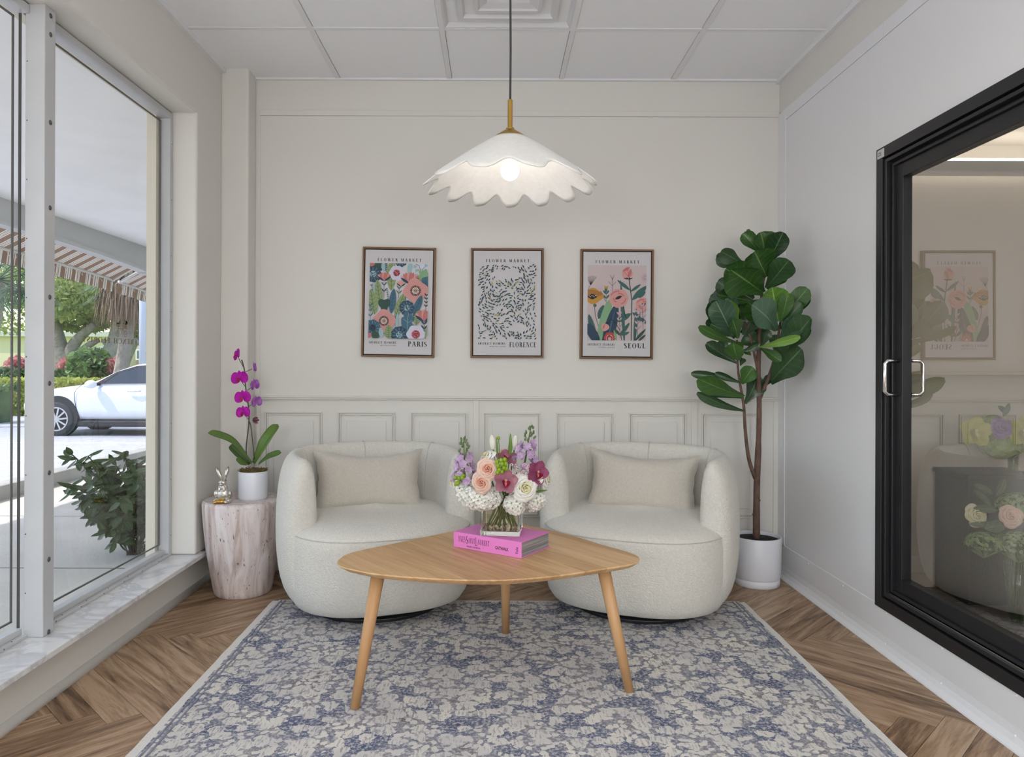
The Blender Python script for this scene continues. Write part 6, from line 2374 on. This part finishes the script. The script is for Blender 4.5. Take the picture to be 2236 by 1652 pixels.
def palm(label, x, ytop, Y, n_g, n_d, rad, base_z, trunk, spread=1.0):
    c = PY(x, ytop, Y)
    t = thing('fan_palm', label, 'palm tree', (c.x, Y, base_z), 'palms beyond the car park')
    if trunk:
        MB().tube(bez([(c.x - .5, Y, base_z), (c.x - .2, Y, (base_z + c.z) / 2), (c.x, Y, c.z)], 6), .19, 10).build('trunk', TRK, t, smooth=True)
    mb = MB()
    for _ in range(n_d):
        a = rt.uniform(0, 2 * PI)
        r = rad * rt.uniform(.15, .75)
        p0 = c + Vector((math.cos(a) * r * .5, math.sin(a) * r * .5, rt.uniform(-.25, .5)))
        l = rad * rt.uniform(.5, 1.15)
        p1 = p0 + Vector((math.cos(a) * r * .6, math.sin(a) * r * .6, -l * .45))
        p2 = p1 + Vector((math.cos(a) * r * .1 + rt.uniform(-.08, .08), math.sin(a) * r * .1, -l * .6))
        s = Vector((-math.sin(a), math.cos(a), 0)) * rt.uniform(.012, .03)
        mb.add([p0 - s, p0 + s, p1 + s, p1 - s, p2], [(0, 1, 2, 3), (3, 2, 4)])
    if n_d:
        o = mb.build('dead_fronds', THA, t, recalc=False)
        o['kind'] = 'stuff'
    mb = MB()
    for k in range(n_g):
        a = k * 2.4
        el = rt.uniform(-.5, .8)
        d = Vector((math.cos(a) * math.cos(el), math.sin(a) * math.cos(el), math.sin(el)))
        hub = c + d * rad * .7 * spread
        S, U_, D = basis(d)
        for q in range(20):
            an = math.radians(-100 + 200 * q / 19)
            dd = (D * math.cos(an) + S * math.sin(an) + Vector((0, 0, -.25)))
            e = hub + dd * rad * .62
            sd = dd.cross(U_).normalized() * .02
            mb.add([hub - sd * .3, hub.lerp(e, .5) - sd, e + Vector((0, 0, -.1)), hub.lerp(e, .5) + sd], [(0, 1, 2, 3)])
        mb.tube([c, hub], .015, 4, cap=False)
    if n_g:
        o = mb.build('fan_fronds', PLMG, t, recalc=False)
        o['kind'] = 'stuff'
    return t


palm('fan palm with a shaggy skirt of dead brown fronds below the awning', 290, 618, PMY, 14, 1500, 1.25, .2, True)
palm('green fan palm seen through the camera side window', -8, 615, 18.0, 40, 0, 1.3, GZ, True, .9)

# low planting
def bush(name, label, x, y, Y, rad, n, mat, size, base=.25, extra=None):
    c = PY(x, y, Y)
    t = thing(name, label, 'bush', (c.x, Y, base), 'bushes on the far lawn')
    mb = MB()
    leaf_cloud(mb, c, rad, n, size, rt, .2)
    o = mb.build('foliage', mat, t, recalc=False)
    o['kind'] = 'stuff'
    MB().tube([(c.x, Y, base), c], .05, 6).build('stem', TRK, t)
    return t


REDL = folmat('ti_plant_red', rgb(186, 92, 108), rgb(226, 168, 160))
bush('red_ti_plant', 'pink leaved plant at the foot of the spreading tree', 152, 806, 33, (.55, .5, .5), 700, REDL, .12)
bush('red_ti_plant', 'pink leaved plant in front of the rough barked tree', 254, 803, 31, (.4, .4, .45), 500, REDL, .12)
bush('red_ti_plant', 'pink leaved plant seen through the camera side window', 38, 802, 33, (.5, .5, .45), 600, REDL, .12)
bush('young_palm', 'low bushy green palm in the middle of the lawn', 198, 800, 31, (1.0, .8, .75), 1700, folmat('young_palm_leaf', rgb(74, 104, 62), rgb(136, 160, 96)), .16)
bush('dark_bush', 'dark green bush at the foot of the spreading tree', 135, 826, 32, (.9, .5, .35), 700, HED2, .10)
bush('dark_bush', 'dark green bush seen through the camera side window', 20, 822, 31, (1.2, .5, .35), 900, HED2, .10)

# house, lamp post
hs = thing('yellow_house', 'pale yellow house behind the trees', 'house', (-30, 58, .25))
YEL = M('yellow_render', rgb(232, 216, 176), .85)
HWIN = M('house_window_dark', rgb(110, 108, 104), .3)
hY = 56.0
hp = lambda x, y: PY(x, y, hY)
a_, b_ = hp(60, 838), hp(345, 738)
MB().box(hp(60, 800).x - 12, hp(262, 800).x, hY, hY + 8, .25, b_.z).build('wall', YEL, hs)
MB().box(hp(262, 800).x, hp(345, 800).x, hY + 2.5, hY + 9, .25, hp(0, 765).z).build('wing_wall', M('peach_render', rgb(226, 190, 160), .85), hs)
MB().box(hp(60, 800).x - 12, hp(266, 800).x, hY - .4, hY + 8.4, b_.z, b_.z + .35).build('roof', M('house_roof', rgb(206, 200, 188), .8), hs)
WHT = M('house_white_trim', rgb(238, 236, 230), .6)
for (x0, x1, y0, y1) in ((181, 206, 762, 785), (221, 227, 762, 776), (168, 180, 766, 786), (300, 308, 768, 785), (318, 326, 770, 790)):
    p0, p1 = hp(x0, y1), hp(x1, y0)
    o = MB().box(p0.x - .12, p1.x + .12, hY - .06, hY + .05, p0.z - .12, p1.z + .12).build('window_frame', WHT, hs)
    MB().box(p0.x, p1.x, hY - .08, hY - .05, p0.z, p1.z).build('pane', HWIN, o)
lp = PY(311, 800, 20)
lpo = thing('lamp_post', 'pale grey lamp post behind the white car', 'lamp post', (lp.x, 20, GZ))
MB().tube([(lp.x, 20, GZ), (lp.x, 20, 5.5)], .085, 16).build('pole', M('post_grey', rgb(196, 200, 210), .5), lpo, smooth=True)
MB().lathe([(.14, 0), (.14, .25), (.09, .3)], 16, (lp.x, 20, GZ)).build('base', M('post_base', rgb(190, 192, 198), .6), lpo)

# white car seen from its side, nose to the left
CARY = 16.0
WHP = M('white_car_paint', rgb(232, 234, 240), .25, spec=.6)
CGL = M('car_glass', rgb(54, 58, 68), .08, spec=.8)
CBL = M('car_black_trim', rgb(44, 44, 48), .6)
TYR = M('tyre_rubber', rgb(62, 62, 66), .8)
RIM = M('alloy_rim', rgb(198, 198, 202), .3, .7)
cx0 = PY(125, 900, CARY).x                # front axle
car = thing('white_car', 'white car parked side on outside the window', 'car', (cx0 + 1.3, CARY + .9, GZ))


def CW(x, y, z):
    return (cx0 + x, CARY + .9 + y, GZ + z)


st_ = [(-.92, .55, .78, .62), (-.85, .42, .88, .75), (-.6, .33, .96, .86), (-.2, .30, 1.03, .90), (.3, .30, 1.09, .90), (.62, .30, 1.14, .90), (1.0, .30, 1.15, .90), (1.8, .30, 1.16, .90), (2.6, .30, 1.17, .90), (3.2, .32, 1.17, .88), (3.55, .38, 1.12, .82), (3.66, .52, 1.0, .70)]
mb = MB()
vs, fs = [], []
for x, zb0, zt0, hw in st_:
    sec = [(-hw * .93, zb0), (-hw * .99, zb0 + .12), (-hw, (zb0 + zt0) / 2), (-hw * .975, zt0 - .16), (-hw * .90, zt0 - .03), (-hw * .55, zt0 + .015), (0, zt0 + .03)]
    sec = sec + [(-a, b) for a, b in sec[-2::-1]]
    vs += [CW(x, a, b) for a, b in sec]
ns_ = 13
for i in range(len(st_) - 1):
    for k in range(ns_):
        fs.append((i * ns_ + k, i * ns_ + (k + 1) % ns_, (i + 1) * ns_ + (k + 1) % ns_, (i + 1) * ns_ + k))
fs.append(tuple(range(ns_)))
fs.append(tuple((len(st_) - 1) * ns_ + k for k in range(ns_)))
mb.add(vs, fs)
mb.build('body', WHP, car, smooth=True, sub=1)
mb = MB()
gst = [(.50, 1.13, .72), (.80, 1.24, .68), (1.15, 1.42, .64), (1.55, 1.56, .61), (2.0, 1.62, .60), (2.6, 1.63, .60), (3.1, 1.58, .60), (3.45, 1.40, .64), (3.62, 1.15, .70)]
vs, fs = [], []
for x, zt0, hw in gst:
    sec = [(-.80, 1.08), (-hw - .02, zt0 - .03), (-hw * .8, zt0), (0, zt0 + .025), (hw * .8, zt0), (hw + .02, zt0 - .03), (.80, 1.08)]
    vs += [CW(x, a, b) for a, b in sec]
for i in range(len(gst) - 1):
    for k in range(7):
        fs.append((i * 7 + k, i * 7 + (k + 1) % 7, (i + 1) * 7 + (k + 1) % 7, (i + 1) * 7 + k))
fs.append(tuple(range(7)))
fs.append(tuple((len(gst) - 1) * 7 + k for k in range(7)))
mb.add(vs, fs)
mb.build('cabin', WHP, car, smooth=False, bevel=.02)


def side_y(z):
    return -.815 + (z - 1.08) / .5 * .19


for nm, poly in (('front_side_window', [(.98, 1.17), (2.02, 1.18), (1.98, 1.535), (1.60, 1.50), (1.25, 1.37)]), ('rear_side_window', [(2.08, 1.18), (3.1, 1.19), (2.9, 1.5), (2.05, 1.54)])):
    mb = MB()
    mb.prism(poly, lambda a, b: CW(a, side_y(b) + .02, b), lambda a, b: CW(a, side_y(b) - .012, b))
    mb.build(nm, CGL, car)
mb = MB()
mb.prism([(.60, 1.15), (.82, 1.17), (1.20, 1.40), (1.62, 1.535), (2.02, 1.57), (2.02, 1.535), (1.60, 1.50), (1.22, 1.36), (.97, 1.17), (2.03, 1.18), (2.03, 1.155), (.70, 1.14)], lambda a, b: CW(a, side_y(b) + .02, b), lambda a, b: CW(a, side_y(b) - .016, b))
mb.build('window_trim', CBL, car)
MB().ell(CW(.80, -1.02, 1.13), (.12, .11, .095), 14, 10).build('door_mirror', WHP, car, smooth=True)
MB().bar(CW(.80, -.93, 1.12), CW(.88, -.80, 1.13), .05, .05).build('mirror_stalk', CBL, car)


def body_y(z):
    return -.905 if z < .85 else -.905 + (z - .85) * .14


for ptsd in ([(.52, 1.12), (.40, 1.0), (.38, .85), (.42, .6), (.52, .32)], [(2.06, 1.16), (1.98, 1.0), (1.97, .7), (1.96, .5), (1.99, .32)]):
    MB().tube(bez([CW(x, body_y(z) + .003, z) for x, z in ptsd], 5), .006, 5).build('door_gap', CBL, car, smooth=True)
hd = [CW(1.55 + .3 * t, -.925 - .02 * math.sin(PI * t), .975 + .01 * t) for t in (0, .2, .5, .8, 1)]
MB().tube(hd, [.012, .02, .022, .02, .012], 10).build('door_handle', CHROME, car, smooth=True)
MB().box(*[q for ab in zip(CW(.35, -.9, .20), CW(2.6, .9, .34)) for q in ab]).build('sill_skirt', CBL, car, bevel=.03)
for wx in (0.0, 2.72):
    for sy_ in (-1, 1):
        yy = sy_ * .80
        arch = MB()
        arch.lathe([(.0, -.06), (.455, -.06), (.455, .07), (.0, .07)], 36)
        o = arch.build('wheel_arch', CBL, car, local=True)
        o.rotation_euler = (PI / 2, 0, 0)
        o.location = Vector(CW(wx, sy_ * .845, .42)) - wloc(car)
        tw = MB().lathe([(.22, -.09), (.33, -.10), (.365, -.085), (.37, 0), (.365, .085), (.33, .10), (.22, .09)], 40, cap=False).build('tyre', TYR, car, local=True, smooth=True)
        tw.rotation_euler = (PI / 2, 0, 0)
        tw.location = Vector(CW(wx, sy_ * .84, .37)) - wloc(car)
        wh = MB().lathe([(.255, -.06), (.262, -.10 * 1), (.245, -.10), (.235, .0), (.235, .05), (0, .05)], 40, cap=False)
        for k in range(10):
            a = k * PI / 5
            wh.bar((.04 * math.cos(a), .04 * math.sin(a), .098), (.25 * math.cos(a + .08), .25 * math.sin(a + .08), .098), .035, .02)
        wh.lathe([(.25, .085), (.262, .10), (.235, .10), (.235, .0)], 40, cap=False)
        wh.lathe([(.05, .09), (.04, .108), (0, .108)], 16, cap=False)
        o = wh.build('rim', RIM, tw, local=True)
        if sy_ > 0:
            tw.rotation_euler = (-PI / 2, 0, 0)
